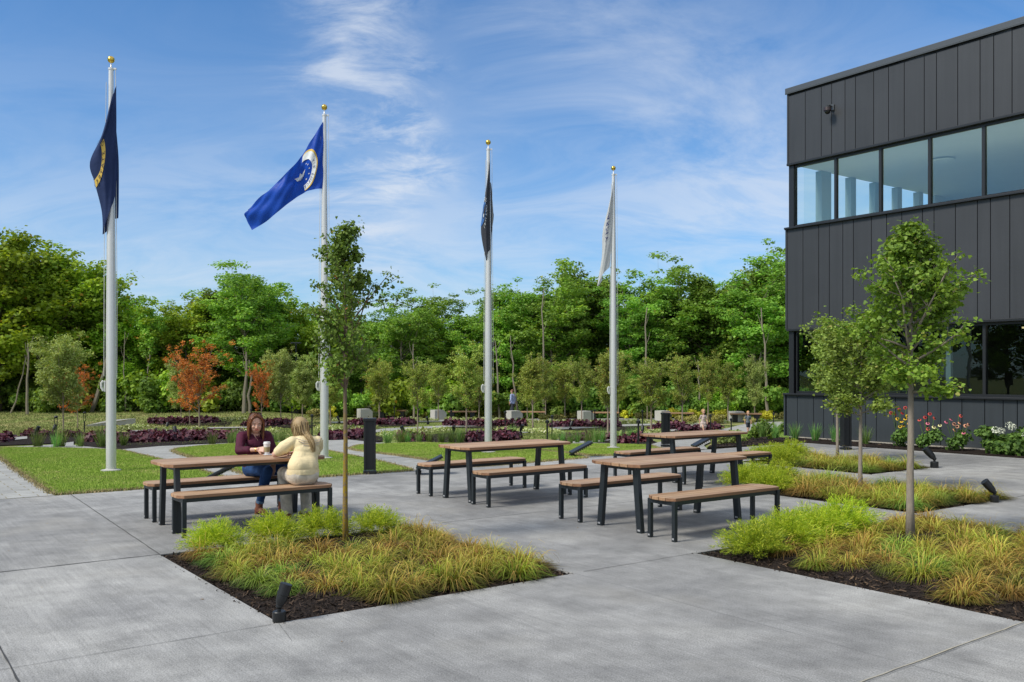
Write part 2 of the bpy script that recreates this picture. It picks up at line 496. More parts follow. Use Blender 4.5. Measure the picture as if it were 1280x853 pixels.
# plaza slabs, leaving the four mulch beds open
ul = sorted({-14.0, 19.6, 2.42, 5.09, 6.62, 10.3, 10.74, 12.97, 14.3, 16.5}); vl = sorted({-14.0, 14.35, 3.04, 6.07, 9.05, 6.2, 9.4, 9.1, 12.0})
cells = []
for i in range(len(ul) - 1):
    for j in range(len(vl) - 1):
        cu = (ul[i] + ul[i + 1]) / 2; cv = (vl[j] + vl[j + 1]) / 2
        if any(b[0] < cu < b[1] and b[2] < cv < b[3] for b in BEDS.values()): continue
        cells.append(uvp((ul[i], vl[j]), (ul[i + 1], vl[j]), (ul[i + 1], vl[j + 1]), (ul[i], vl[j + 1])))
sheet('plaza', cells, M['concrete'], 0.0, lambda X, Y: 0.0, skirt=0.12)

def strip(name, p, q, w, mat, z=0.004, wob=0.0):
    """thin joint between slabs on the flat plaza, p/q in plaza axes"""
    P = Vector((*xy(*p), 0)); Q = Vector((*xy(*q), 0)); d = (Q - P); L = d.length; d.normalize(); s = Vector((-d.y, d.x, 0))
    n = max(2, int(L / 0.15)); mb = MB(); rng = random.Random(int(p[0] * 100 + q[1] * 10)); V = []
    for k in range(n + 1):
        c = P + d * (L * k / n) + s * rng.uniform(-wob, wob); ww = w / 2 * (1 + rng.uniform(-.35, .35) * (wob > 0))
        V += [c + s * ww + Vector((0, 0, z)), c - s * ww + Vector((0, 0, z))]
    mb.add(V, [(2 * k, 2 * k + 1, 2 * k + 3, 2 * k + 2) for k in range(n)])
    return tag(mb.build(name, mat), kind='structure')
for a, b, w in (((-6, 9.05), (2.42, 9.05), .014), ((2.6, 14.35), (2.42, 9.05), .009), ((0.78, 6.6), (0.77, 2), .010), ((-3, 6.05), (2.36, 6.05), .004),
                ((5.09, 9.05), (10.6, 9.05), .008), ((6.62, 6.07), (5.2, 6.07), .006), ((5.09, 6.07), (5.09, 2.0), .002), ((2.42, 6.07), (2.32, 5.6), .002),
                ((10.3, 3.04), (10.3, -4), .008), ((10.6, 9.05), (10.7, 14.35), .008), ((13.0, 6.2), (19.6, 6.2), .008), ((16.5, 9.1), (19.6, 9.1), .008)):
    strip('expansion_joint', a, b, w, M['joint'], wob=.003)
strip('expansion_joint', (6.62, 3.03), (3.0, 2.93), .007, M['joint_pale'], wob=.005)
strip('expansion_joint', (6.62, 3.012), (3.0, 2.912), .005, M['joint'], z=.008, wob=.004)

# paver walks and garden paths
WALK = [uvp((-1.2, 14.35), (2.4, 14.35), (2.55, 22), (3.0, 29), (2.6, 45), (-1.2, 45))]
paths = [pxp((-60, 560.5), (0, 559), (60, 556), (92, 552), (92, 556), (145, 562), (200, 557.5), (300, 553), (405, 549), (432, 549), (470, 553), (640, 558), (672, 556), (700, 549), (806, 541),
             (830, 536), (835, 540), (740, 553), (811, 556), (840, 548), (880, 541), (905, 536), (925, 531), (950, 527.5), (985, 527), (985, 532), (950, 539), (915, 546), (893, 550), (880, 556), (884, 561.5), (826, 561.5),
             (790, 570), (733, 573.6), (618, 583.2), (516, 589.3), (404, 597.5), (330, 602), (262, 606), (218, 590), (150, 566), (100, 563), (0, 566), (-60, 570))]
paths += [pxp(*p) for p in (
    [(404, 544), (480, 535.5), (560, 531.5), (640, 530), (640, 531.5), (560, 533.5), (480, 539), (404, 548)],
    [(585, 546), (640, 537.5), (700, 533.5), (760, 531), (830, 529), (830, 531), (760, 533.5), (700, 536.5), (640, 542), (603, 548)],
    [(400, 527.5), (480, 524.5), (700, 522.8), (960, 522.8), (960, 526), (700, 526), (480, 527.5), (400, 529)],
    [(830, 536), (862, 528), (880, 525.8), (895, 525.8), (862, 533), (840, 539)],
    [(-60, 549), (0, 548), (34, 545), (34, 548), (0, 551.5), (-60, 553)],
    [(160, 538), (235, 534.5), (330, 533), (330, 534.2), (235, 536), (160, 540.5)])]
for w in WALK: sheet('footpath', [w], M['paver'], 0.004)
o = sheet('garden_path', paths, M['paver'], -0.008)

LAWN = {
 'first': uvp((2.42, 14.42), (5.05, 14.42), (5.2, 19.5), (5.5, 24.2), (4.6, 26.2), (3.3, 27.6), (2.75, 24), (2.5, 19)),
 'second': pxp((218, 564), (224, 561), (260, 557.5), (300, 555), (380, 554), (404, 563), (470, 577), (516, 588.5), (404, 596.5), (332, 600.5), (270, 581), (226, 568)),
 'third': pxp((438, 561), (450, 557), (520, 554), (632, 557), (690, 566), (732, 573), (618, 582.4), (592, 584), (555, 579), (500, 570), (446, 563.5)),
 'fourth': pxp((655, 560), (670, 557), (740, 555.5), (812, 557), (824, 561), (800, 567), (770, 569.5), (738, 569.8), (700, 566)),
 'bank': pxp((893, 550.5), (915, 546), (950, 539), (981, 532.5), (992, 535), (992, 549), (955, 547), (925, 549), (896, 556))}
for k, p in LAWN.items():
    o = sheet('lawn', [p], M['lawn'], 0.018 if k != 'bank' else 0.03, skirt=0.05)

def scatter_blades(name, poly, dens, h, w, mat, off=0.02, seed=1, bend=0.5, edge=None):
    rs = np.random.RandomState(seed); P = np.array(poly); x0, y0 = P.min(0); x1, y1 = P.max(0)
    n = int((x1 - x0) * (y1 - y0) * dens); pts = np.stack([rs.uniform(x0, x1, n), rs.uniform(y0, y1, n)], 1)
    ins = np.zeros(n, bool)
    for i in range(len(P)):
        a = P[i]; b = P[i - 1]
        if a[1] == b[1]: continue
        cond = ((a[1] > pts[:, 1]) != (b[1] > pts[:, 1])) & (pts[:, 0] < (b[0] - a[0]) * (pts[:, 1] - a[1]) / (b[1] - a[1]) + a[0])
        ins ^= cond
    pts = pts[ins]
    if edge:   # extra points along the rim
        E = []
        for i in range(len(P)):
            a, b = P[i], P[(i + 1) % len(P)]; L = np.hypot(*(b - a)); m = int(L * edge)
            t = rs.rand(m); E.append(a + (b - a) * t[:, None] + rs.normal(0, .05, (m, 2)))
        pts = np.concatenate(E)
    return blades_at(name, pts, h, w, mat, off, rs, bend)

def blades_at(name, pts, h, w, mat, off, rs, bend):
    n = len(pts); z = np.array([ground_z(*p) for p in pts]) + off
    az = rs.uniform(0, 2 * np.pi, n); hh = h * rs.uniform(.5, 1.3, n); ww = w * rs.uniform(.6, 1.3, n); bd = rs.uniform(0, bend, n) * hh
    face = rs.uniform(0, 2 * np.pi, n)
    dx, dy = np.cos(az), np.sin(az); sx, sy = np.cos(face), np.sin(face)
    base = np.stack([pts[:, 0], pts[:, 1], z], 1)
    side = np.stack([sx * ww / 2, sy * ww / 2, 0 * ww], 1)
    mid = base + np.stack([dx * bd * .35, dy * bd * .35, hh * .6], 1)
    top = base + np.stack([dx * bd, dy * bd, hh], 1)
    V = np.stack([base - side, base + side, mid + side * .8, mid - side * .8, top], 1).reshape(-1, 3)
    k = np.arange(n)[:, None] * 5
    F = np.concatenate([np.concatenate([k, k + 1, k + 2, k + 3], 1)])
    F2 = np.concatenate([k + 3, k + 2, k + 4, k + 4], 1)
    # quads plus a degenerate-free tip: build as quads and triangles
    me = bpy.data.meshes.new(name); nv = len(V)
    me.vertices.add(nv); me.vertices.foreach_set('co', V.astype(np.float32).ravel())
    li = np.concatenate([F.ravel(), F2[:, :3].ravel()]).astype(np.int32)
    me.loops.add(len(li)); me.loops.foreach_set('vertex_index', li)
    me.polygons.add(2 * n)
    me.polygons.foreach_set('loop_start', np.concatenate([np.arange(n) * 4, n * 4 + np.arange(n) * 3]).astype(np.int32))
    me.polygons.foreach_set('loop_total', np.concatenate([np.full(n, 4), np.full(n, 3)]).astype(np.int32))
    me.materials.append(mat); me.update(calc_edges=True)
    o = bpy.data.objects.new(name, me); COL.objects.link(o)
    return o
GR = {'first': 'mown green turf around the leftmost flagpole', 'second': 'mown turf behind the two seated women', 'third': 'mown turf around the third flagpole',
      'fourth': 'mown turf around the rightmost flagpole', 'bank': 'bright green turf on the bank beside the dark building'}
for i, (k, p) in enumerate(LAWN.items()):
    tag(scatter_blades('grass', p, 2600 if k != 'bank' else 500, .024, .009, M['blade'] if k != 'bank' else M['bank_blade'], .018, i + 5), GR[k], 'grass', kind='stuff')
    tag(scatter_blades('grass', p, 0, .038, .011, M['edge_blade'], .0, i + 55, 1.1, edge=520), GR[k].replace('mown', 'dry tan rim of the').replace('bright green', 'dry rim of the'), 'grass', kind='stuff')
# rougher field grass left and among the garden rows
FIELD = pxp((-80, 547), (30, 543), (150, 538), (300, 533), (420, 531), (420, 521), (300, 514), (150, 514), (-80, 514))
tag(scatter_blades('grass', FIELD, 90, .07, .03, mat_blades('field_blades', (.13, .175, .04), (.24, .25, .09), (.38, .31, .16), 0.38), -.05, 91, 0.8), 'rough tan and green field grass before the treeline', 'grass', kind='stuff')
GARD = pxp((150, 557), (300, 552), (420, 548), (560, 553), (700, 552), (840, 546), (930, 531), (700, 526), (420, 529), (300, 535), (150, 541))
tag(scatter_blades('grass', GARD, 110, .04, .03, mat_blades('garden_blades', (.12, .18, .035), (.22, .27, .08), (.36, .30, .14), 0.25), -.05, 92, 0.8), 'short turf between the garden planting rows', 'grass', kind='stuff')

# ------------------------------------------------------------------ mulch
def mulch_z(X, Y, b):
    u, v = uv(X, Y); e = min(u - b[0], b[1] - u, v - b[2], b[3] - v)
    return -0.02 + 0.055 * sm(e, 0, .6)
def mulch_bed(name, b):
    n = int((b[1] - b[0]) / .06); m_ = int((b[3] - b[2]) / .06); rng = random.Random(3); V = []; F = []
    for i in range(n + 1):
        for j in range(m_ + 1):
            p = xy(b[0] + (b[1] - b[0]) * i / n, b[2] + (b[3] - b[2]) * j / m_)
            V.append((*p, mulch_z(*p, b) + rng.uniform(-.008, .012)))
    for i in range(n):
        for j in range(m_):
            a = i * (m_ + 1) + j; F.append((a, a + m_ + 1, a + m_ + 2, a + 1))
    o = MB().add(V, F).build(name, M['mulch']); tag(o, kind='structure')
    return o
def chips(poly, dens, size, seed, zf, label):
    rs = np.random.RandomState(seed); P = np.array(poly); x0, y0 = P.min(0); x1, y1 = P.max(0)
    n = int((x1 - x0) * (y1 - y0) * dens); V = []; F = []
    for k in range(n):
        p = (rs.uniform(x0, x1), rs.uniform(y0, y1))
        if not inside(p, poly): continue
        L = size * rs.uniform(.4, 1.3); W = L * rs.uniform(.12, .35); Rm = Matrix.Rotation(rs.uniform(0, 6.28), 3, 'Z') @ Matrix.Rotation(rs.normal(0, .45), 3, 'Y') @ Matrix.Rotation(rs.normal(0, .5), 3, 'X')
        c = Vector((*p, zf(*p) + .010)); b = len(V)
        V += [c + Rm @ Vector(q) for q in ((-L / 2, -W / 2, 0), (L / 2, -W / 3, 0), (L / 2, W / 2, .003), (-L / 2, W / 3, .004))]; F.append((b, b + 1, b + 2, b + 3))
    tag(MB().add(V, F).build('bark_chips', M['chip']), label, 'bark chips', kind='stuff')
for i, (k, b) in enumerate(BEDS.items()):
    mulch_bed('mulch_bed', b)
    bb = (b[0] - .05, b[1] + .03, b[2] - .05, b[3] + .03)
    chips(uvp((bb[0], bb[2]), (bb[1], bb[2]), (bb[1], bb[3]), (bb[0], bb[3])), (1000, 900, 350, 200)[i], (.045, .045, .05, .06)[i], i, lambda X, Y, b=b: mulch_z(X, Y, b),
          'loose dark bark chips covering the %s planting bed' % {'left': 'left near', 'front': 'right near', 'middle': 'second right', 'rear': 'third right'}[k])
BBED = [uvp((19.6, -10), (20.72, -10), (20.72, 15.5), (19.6, 15.4))]
BANK = [pxp((884, 561.3), (893, 556), (925, 548.5), (955, 546.5), (984, 548.5)) + uvp((19.6, 15.0), (19.6, 14.36))]
sheet('mulch_bed', BBED, M['mulch'], .03, lambda X, Y: 0.0, skirt=.08)
sheet('mulch_bed', BANK, M['mulch'], .035, skirt=.05)
chips(BANK[0], 60, .07, 31, lambda X, Y: ground_z(X, Y) + .03, 'loose bark chips on the mulch bank at the path corner')
chips(BBED[0], 40, .07, 32, lambda X, Y: .03, 'loose bark chips on the strip along the dark building')
sheet('gravel_strip', [uvp((20.72, -10), (20.98, -10), (20.98, 15.8), (20.72, 15.6))], M['gravel'], .045, lambda X, Y: 0.0, skirt=.1)
GBEDS = [pxp(*p) for p in (
    [(-40, 555), (0, 551), (30, 546.5), (92, 541), (160, 540), (262, 539.5), (300, 541), (345, 543), (345, 551), (300, 553), (240, 554), (200, 557), (145, 561), (120, 559.5), (92, 552.5), (0, 556), (-40, 558)],
    [(400, 541), (460, 541), (478, 546), (478, 551), (455, 553), (400, 554.5)],
    [(500, 545), (560, 541), (640, 541.5), (650, 549), (632, 555), (560, 556), (500, 554)],
    [(690, 553), (705, 546), (760, 544), (806, 547), (822, 552), (810, 556), (740, 557.5), (695, 556)],
    [(180, 527), (232, 524.5), (290, 527), (285, 532), (200, 531)],
    [(300, 529), (360, 528), (395, 531), (392, 534.5), (305, 534)],
    [(434, 529), (515, 527), (520, 532), (436, 533.5)],
    [(556, 528), (640, 526), (660, 531), (640, 536), (560, 534)],
    [(688, 531), (760, 529.5), (800, 532), (790, 538), (690, 537)],
    [(813, 535), (850, 531), (900, 532), (898, 540), (850, 540), (813, 539)])]
for p in GBEDS: sheet('garden_mulch', [p], M['mulch'], -0.02)

# ------------------------------------------------------------------ building
U0, V0 = 20.95, 15.83
def fa(x):
    """distance along the facade from its corner at survey column x"""
    k = (x - 640) / FOC
    return V0 - U0 * (CT - k * ST) / (ST + k * CT)
def fb(x):
    k = (x - 640) / FOC
    return V0 * (ST + k * CT) / (CT - k * ST) - U0
bld = empty('office_building', (*xy(U0, V0), 0), TH, 'dark charcoal metal clad two storey building with ribbon windows', 'building')
# local frame: x = depth into building (+u), y = +v ; facade A runs along -y at x = 0, facade B runs along +x at y = 0
AL, BL = 19.0, 13.0
def seams(pxs, pat0=0):
    a = [max(0.0, fa(x)) for x in pxs]; a[0] = 0.0
    w = [a[i + 1] - a[i] for i in range(len(a) - 1)]
    k = 3
    while a[-1] < AL: a.append(a[-1] + w[k % len(w)]); k += 1
    a[-1] = AL
    return a
bands = [
 ([985, 1006.5, 1026.5, 1039.5, 1056.2, 1069.2, 1092, 1110.5, 1130.2, 1155.2, 1170.4, 1197.1, 1225, 1242, 1265], 7.53, 9.46, .00, 'clad', 'upper'),
 ([984, 1004.5, 1024.2, 1037.5, 1054.3, 1067.5, 1090, 1109, 1128, 1153.8, 1168.3, 1195, 1222.5, 1238.8, 1263], 2.98, 5.72, .03, 'clad', 'middle'),
 ([982, 998.3, 1018.7, 1031.2, 1043.8, 1061.3, 1083.7, 1097, 1121.2, 1141.2, 1161.2, 1177.5, 1204, 1232.5, 1255.5], 0.05, 1.17, .06, 'clad_low', 'lower')]
for px, z0, z1, out, mt, nm in bands:
    mb = MB(); a = seams(px)
    for i in range(len(a) - 1):
        w = a[i + 1] - a[i]
        mb.box((-out + .0 + .02, -(a[i] + w / 2), (z0 + z1) / 2), (.04, w - .016, z1 - z0), bev=.004)
    bx = 0.0; k = 0
    while bx < BL - .2:
        w = (.62, .45, .7, .38)[k % 4]; k += 1
        mb.box((bx + w / 2, out - .02, (z0 + z1) / 2), (w - .016, .04, z1 - z0), bev=.004); bx += w
    # corner trim
    mb.box((-out + .008, out - .008, (z0 + z1) / 2), (.05, .05, z1 - z0))
    mb.build('wall', M[mt], bld)
    s = MB(); s.box((BL / 2 + .06 - out / 2, -AL / 2, (z0 + z1) / 2), (BL + out - .02, AL + out * 2 - .1, z1 - z0 - .004), mi=0)
    if nm != 'lower' : pass
    sb = MB()
    t = .16
    sb.box((-out + .045 + t / 2, -AL / 2, (z0 + z1) / 2), (t, AL - .02, z1 - z0)); sb.box((BL / 2 + .1, out - .045 - t / 2, (z0 + z1) / 2), (BL, t, z1 - z0))
    sb.box((BL, -AL / 2, (z0 + z1) / 2), (t, AL, z1 - z0)); sb.box((BL / 2, -AL, (z0 + z1) / 2), (BL, t, z1 - z0))
    sb.build('wall_core', M['seam'], bld)
# foundation, coping, ledges
f = MB(); f.box((BL / 2, -AL / 2, -.16), (BL - .1, AL - .1, .4)); f.build('foundation', M['cast'], bld)
c = MB(); c.box((-.03 + .09, -AL / 2, 9.535), (.24, AL + .1, .145), bev=.008); c.box((BL / 2 + .1, -.02 - .03, 9.535), (BL - .08, .2, .145), bev=.008)
c.box((-.045, -AL / 2, 9.452), (.03, AL + .1, .02)); c.build('coping', M['coping'], bld, bevel=.003)
r = MB(); r.box((BL / 2, -AL / 2, 9.42), (BL, AL, .06)); r.build('roof', M['seam'], bld)
l = MB()
l.box((-.04, -AL / 2, 5.745), (.16, AL + .08, .05)); l.box((-.05, -AL / 2, 1.195), (.20, AL + .12, .05)); l.box((.0, -AL / 2, 7.50), (.12, AL, .06)); l.box((.0, -AL / 2, 2.95), (.12, AL, .06))
l.box((BL / 2, .04, 5.745), (BL, .14, .05)); l.box((BL / 2, .05, 1.195), (BL, .16, .05))
l.build('ledge', M['frame'], bld, bevel=.006)
# upper ribbon window
mull = [fa(x) for x in (1042.5, 1098.5, 1160, 1227.5)]
wd = (mull[3] - mull[0]) / 3
while mull[-1] < AL - 1.5: mull.append(mull[-1] + wd)
def ribbon(z0, z1, edges, glass, setb, pname):
    for i in range(len(edges) - 1):
        a, b = edges[i], edges[i + 1]
        w = MB(); t = .035
        w.box((setb, -(a + t / 2), (z0 + z1) / 2), (.09, t, z1 - z0)); w.box((setb, -(b - t / 2), (z0 + z1) / 2), (.09, t, z1 - z0))
        w.box((setb, -(a + b) / 2, z0 + .03), (.09, b - a - 2 * t, .06)); w.box((setb, -(a + b) / 2, z1 - .03), (.09, b - a - 2 * t, .06))
        fr = w.build('window', M['frame'], bld)
        g = MB(); g.add([(setb + .01, -(a + t), z0 + .05), (setb + .01, -(b - t), z0 + .05), (setb + .01, -(b - t), z1 - .05), (setb + .01, -(a + t), z1 - .05)], [(0, 1, 2, 3)]); g.build('pane', glass, fr)
ribbon(5.77, 7.47, [.14] + mull + [AL], M['glass_up'], .10, 'upper')
lowe = [.22, fa(1030)] + mull[1:3] + [fa(1228)] + mull[4:] + [AL]
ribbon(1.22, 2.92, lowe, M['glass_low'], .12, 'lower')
for z0, z1 in ((5.77, 7.47), (1.22, 2.92)):
    cp = MB(); cp.box((.10, -.10, (z0 + z1) / 2), (.16, .16, z1 - z0)); cp.build('corner_post', M['frame'], bld)
# far side windows with posts, seen through the upper glass
pe = [(0.0, fb(1001)), (fb(1018), fb(1030)), (fb(1055), fb(1061)), (fb(1085), fb(1091)), (fb(1113), fb(1118.5)), (fb(1140), fb(1145)), (fb(1160), BL)]
pb = MB()
for a, b in pe[1:]: pb.box(((a + b) / 2, -.14, 6.62), (b - a, .2, 1.70))
pb.build('window_post', M['post'], bld)
for i in range(len(pe) - 1):
    a, b = pe[i][1], pe[i + 1][0]
    g = MB(); g.add([(a, -.10, 5.75), (b, -.10, 5.75), (b, -.10, 7.47), (a, -.10, 7.47)], [(0, 1, 2, 3)]); g.build('pane', mat_glass('rear_glass%d' % i, (.86, .93, .93), .02) if i == 0 else bpy.data.materials['rear_glass0'], bld)
# rooms
rm = MB(); rm.box((BL / 2, -AL / 2, 7.50), (BL - .5, AL - .3, .05)); rm.build('ceiling', M['ceil'], bld)
rm = MB(); rm.box((BL / 2, -AL / 2, 5.55), (BL - .4, AL - .4, .1)); rm.box((BL / 2 + .4, -AL / 2, 3.1), (BL - 1.0, AL - .8, .08)); rm.box((BL / 2, -AL / 2, .25), (BL - .4, AL - .4, .1)); rm.build('floor', M['int_floor'], bld)
rm = MB(); rm.box((BL - .4, -AL / 2, 6.55), (.1, AL - .6, 1.85)); rm.box((BL / 2 + 1, -9.5, 6.55), (BL - 3.2, .1, 1.85)); rm.build('partition', M['int_wall'], bld)
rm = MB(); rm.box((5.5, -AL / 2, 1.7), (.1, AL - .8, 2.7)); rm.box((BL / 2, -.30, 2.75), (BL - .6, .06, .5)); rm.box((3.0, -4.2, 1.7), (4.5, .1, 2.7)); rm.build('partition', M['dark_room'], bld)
gcol = simple('grey_column', (.30, .36, .38), .6)
for a in (fa(1019.5), fa(1175)): pc = MB(); pc.box((.42, -a, 2.05), (.10, .12, 1.7)); pc.build('interior_column', gcol, bld)
tv = MB(); tv.lathe([(.0, .0), (.30, 0), (.32, .02), (.30, .04), (0, .04)], 20, (2.6, -fa(1095) - .3, 7.40)); tv.build('ceiling_speaker', M['ceil'], bld)
em = NT('ceiling_lamp_glow'); e = em.n('ShaderNodeEmission'); e.inputs[0].default_value = (1, .72, .38, 1); e.inputs[1].default_value = 1.6; em.l(e.outputs[0], em.out.inputs[0])
tv = MB(); tv.box((2.0, -fa(1262), 2.86), (.25, 1.2, .04)); tv.build('ceiling_lamp', em.mat, bld)

# dome camera on the upper wall
cam_a = fa(1041); cz = EYE + (HORIZON - 146) * (V0 - cam_a) / (V0 - cam_a) * 0 + 8.72
sc_ = empty('security_camera', (*xy(U0 - .01, V0 - cam_a), 0), TH, 'black dome security camera on a bracket high on the dark wall', 'camera')
b = MB(); b.box((-.02, 0, 8.75), (.03, .11, .16), bev=.006); b.tube([(-.03, 0, 8.77), (-.14, 0, 8.79), (-.22, .0, 8.76)], .022, 8); b.build('bracket', M['coping'], sc_)
b = MB(); b.lathe([(.03, .10), (.095, .085), (.10, .0), (.075, -.01)], 18, (-.22, 0, 8.63)); b.build('housing', simple('camera_housing', (.035, .022, .022), .4), sc_, True)
b = MB(); b.ball((-.22, 0, 8.615), .075, 16); b.build('dome', simple('smoked_dome', (.006, .006, .006), .08), sc_, True)
# ------------------------------------------------------------------ furniture
def slats(L, W, z, n, bevel_c, t=.034):
    """tabletop of lengthwise slats with clipped corners; length along x"""
    mb = MB(); sw = W / n
    for i in range(n):
        y0 = -W / 2 + i * sw + .005; y1 = -W / 2 + (i + 1) * sw - .005
        def end(y): return L / 2 - max(0, bevel_c - (W / 2 - abs(y)))
        a, b = end(y0), end(y1)
        vs = [(-a, y0), (a, y0), (b, y1), (-b, y1)]
        mb.add([(x, y, z - t) for x, y in vs] + [(x, y, z) for x, y in vs], [(3, 2, 1, 0), (4, 5, 6, 7), (0, 1, 5, 4), (1, 2, 6, 5), (2, 3, 7, 6), (3, 0, 4, 7)])
    return mb
def leg_mb(x, y, z, top_in, w, d):
    """flat bar leg, foot pushed outwards by top_in"""
    s = 1 if y > 0 else -1
    mb = MB(); p = [(x - w / 2, y), (x + w / 2, y)]
    yt = y - s * top_in
    V = [(x - w / 2, y - d / 2, 0), (x + w / 2, y - d / 2, 0), (x + w / 2, y + d / 2, 0), (x - w / 2, y + d / 2, 0),
         (x - w / 2, yt - d / 2, z), (x + w / 2, yt - d / 2, z), (x + w / 2, yt + d / 2, z), (x - w / 2, yt + d / 2, z)]
    return mb.add(V, [(3, 2, 1, 0), (4, 5, 6, 7), (0, 1, 5, 4), (1, 2, 6, 5), (2, 3, 7, 6), (3, 0, 4, 7)])
def furn(name, L, W, H, n, cw, legs, ltop, lw, ld):
    t = empty(name)
    slats(L, W, H, n, cw).build('table_top' if name == 'picnic_table' else 'seat', M['wood'], t, bevel=.003)
    fr = MB(); zb = H - .034
    ix, iy = legs
    for s in (-1, 1): fr.box((0, s * (iy - ltop - .01), zb - .022), (2 * ix, .03, .04))
    for s in (-1, 1): fr.box((s * ix, 0, zb - .022), (.04, 2 * (iy - ltop) + .04, .045))
    fr.build('frame', M['leg'], t)
    for sx in (-1, 1):
        for sy in (-1, 1):
            lg = leg_mb(sx * ix, sy * iy, zb - .001, ltop, lw, ld).build('leg', M['leg'], t, bevel=.004)
            st = MB(); st.box((sx * ix - (lw / 2 + .0015), sy * iy, .03), (.002, ld * .5, .018)); st.build('foot_sticker', M['foot'], lg)
    return t
proto_t = furn('picnic_table', 1.88, .80, .75, 6, .07, (.80, .325), .07, .055, .075)
proto_b = furn('bench', 1.78, .40, .45, 4, .06, (.83, .175), .0, .045, .045)
TT = [(3.72, 10.50, 'wood topped picnic table where the two women sit'), (7.58, 10.55, 'wood topped picnic table in the middle, nearest the third flagpole'),
      (7.78, 7.52, 'wood topped picnic table standing closest, in front of the rear right table'), (11.48, 10.55, 'wood topped picnic table farthest back, nearest the dark building')]
for i, (u, v, lb) in enumerate(TT):
    o = proto_t if i == 0 else copy_tree(proto_t)
    o.location = (*xy(u, v), 0); o.rotation_euler.z = TH; tag(o, lb, 'table', 'picnic tables on the concrete plaza')
BB = [(3.73, 11.24, 'slatted bench the woman in burgundy sits on'), (3.70, 9.975, 'slatted bench the blond woman sits on'),
      (7.52, 11.30, 'slatted bench behind the middle table, on its lawn side'), (7.56, 9.92, 'slatted bench in front of the middle table'),
      (7.74, 8.30, 'slatted bench behind the closest table'), (7.72, 6.78, 'slatted bench in front of the closest table, beside the right mulch bed'),
      (11.2, 11.12, 'slatted bench behind the farthest table, on its lawn side'), (11.45, 9.80, 'slatted bench in front of the farthest table, ending beside gold shrubs')]
for i, (u, v, lb) in enumerate(BB):
    o = proto_b if i == 0 else copy_tree(proto_b)
    o.location = (*xy(u, v), 0); o.rotation_euler.z = TH; tag(o, lb, 'bench', 'slatted benches along the picnic tables')

# bollards: dark I-section column with a flat cap
def bollard(x, y, z, lb, h=.96):
    t = empty('bollard', (x, y, z), TH * .3, lb, 'bollard', 'square black bollards on the plaza')
    m = MB(); m.box((0, 0, h / 2 + .02), (.19, .10, h - .1), bev=.008); m.box((-.085, 0, h / 2 + .02), (.035, .16, h - .1), bev=.006); m.box((.085, 0, h / 2 + .02), (.035, .16, h - .1), bev=.006)
    m.build('column', M['black'], t)
    m = MB(); m.box((0, 0, h - .015), (.23, .19, .05), bev=.01); m.build('cap', M['black'], t)
    m = MB(); m.box((0, 0, .025), (.225, .185, .06), bev=.012); m.build('base', M['black'], t)
    return t
x, y = xy(7.36, 14.30); bollard(x, y, 0, 'black bollard at the lawn corner behind the left mulch bed')
x, y = survey(832, 558.5); bollard(x, y, ground_z(x, y), 'black bollard behind the farthest picnic table', .92)
x, y = xy(18.6, 12.45); bollard(x, y, 0, 'black bollard close to the dark building wall behind a thin tree', .95)

# path lights
def path_light(px, yb, yt, lb, loop=False):
    x, y = survey(px, yb); z = ground_z(x, y) - .03
    h = max(.45, (yb - yt) * y / FOC)
    t = empty('path_light', (x, y, z), 0, lb, 'light', 'slim black garden path lights')
    if loop:
        m = MB(); m.tube([(0, 0, 0), (0, 0, h * .55)], .028, 8); m.build('post', M['black'], t)
        m = MB(); 
        for s in (-1, 1): m.tube([(s * .035, 0, h * .52), (s * .05, 0, h * .75), (s * .045, 0, h * .93)], .013, 6)
        m.build('loop', M['black'], t)
        m = MB(); m.ball((0, 0, h * .95), .07, 12, (1, 1, .7)); m.build('lamp_head', M['black'], t, True)
    else:
        m = MB(); m.tube([(0, 0, 0), (0, 0, h)], .027, 8); m.build('post', M['black'], t)
        m = MB(); m.lathe([(.03, 0), (.062, .01), (.062, .08), (.02, .11)], 10, (0, 0, h - .08)); m.build('lamp_head', M['black'], t, True)
for p in ((70, 546, 519, 'loop headed path light left of the tall green pear tree', True), (105.5, 540, 514, 'loop headed path light beside the small rust coloured tree', True),
          (314, 532, 511, 'slim black path light behind the woman in burgundy'), (321, 534, 517, 'short black path light just above the brown haired woman'),
          (365, 529, 508, 'slim black path light between the two women, farther back'), (390, 544, 518, 'slim black path light right of the blond woman\'s head'),
          (409, 557, 524, 'slim black path light close beside the second flagpole'), (493, 524, 508, 'slim path light in front of the leftmost garden bench'),
          (523, 527, 511, 'slim path light between two cast blocks'), (564, 531, 513, 'slim path light at the left end of the second garden bench'),
          (631.6, 538, 514, 'slim path light beside the block the man stands behind'), (684, 552, 525, 'slim path light right behind the middle picnic table'),
          (690, 544, 519, 'slim path light behind the middle table, second back'), (687.5, 523, 509, 'slim path light at the back right of the walking man'),
          (740, 529, 513, 'slim path light left of the fourth flagpole, at a block edge'), (743.5, 530, 512, 'slim path light close behind the fourth flagpole cast block'),
          (798, 557, 525, 'slim path light left of the rear bollard'), (803, 534, 513, 'slim path light farther back, left of the rear bollard'),
          (888, 540, 518, 'slim path light just right of the running girl'), (914, 542, 523, 'slim path light just left of the small boy'),
          (967, 534, 516, 'slim path light closest to the dark building corner')):
    path_light(*p)

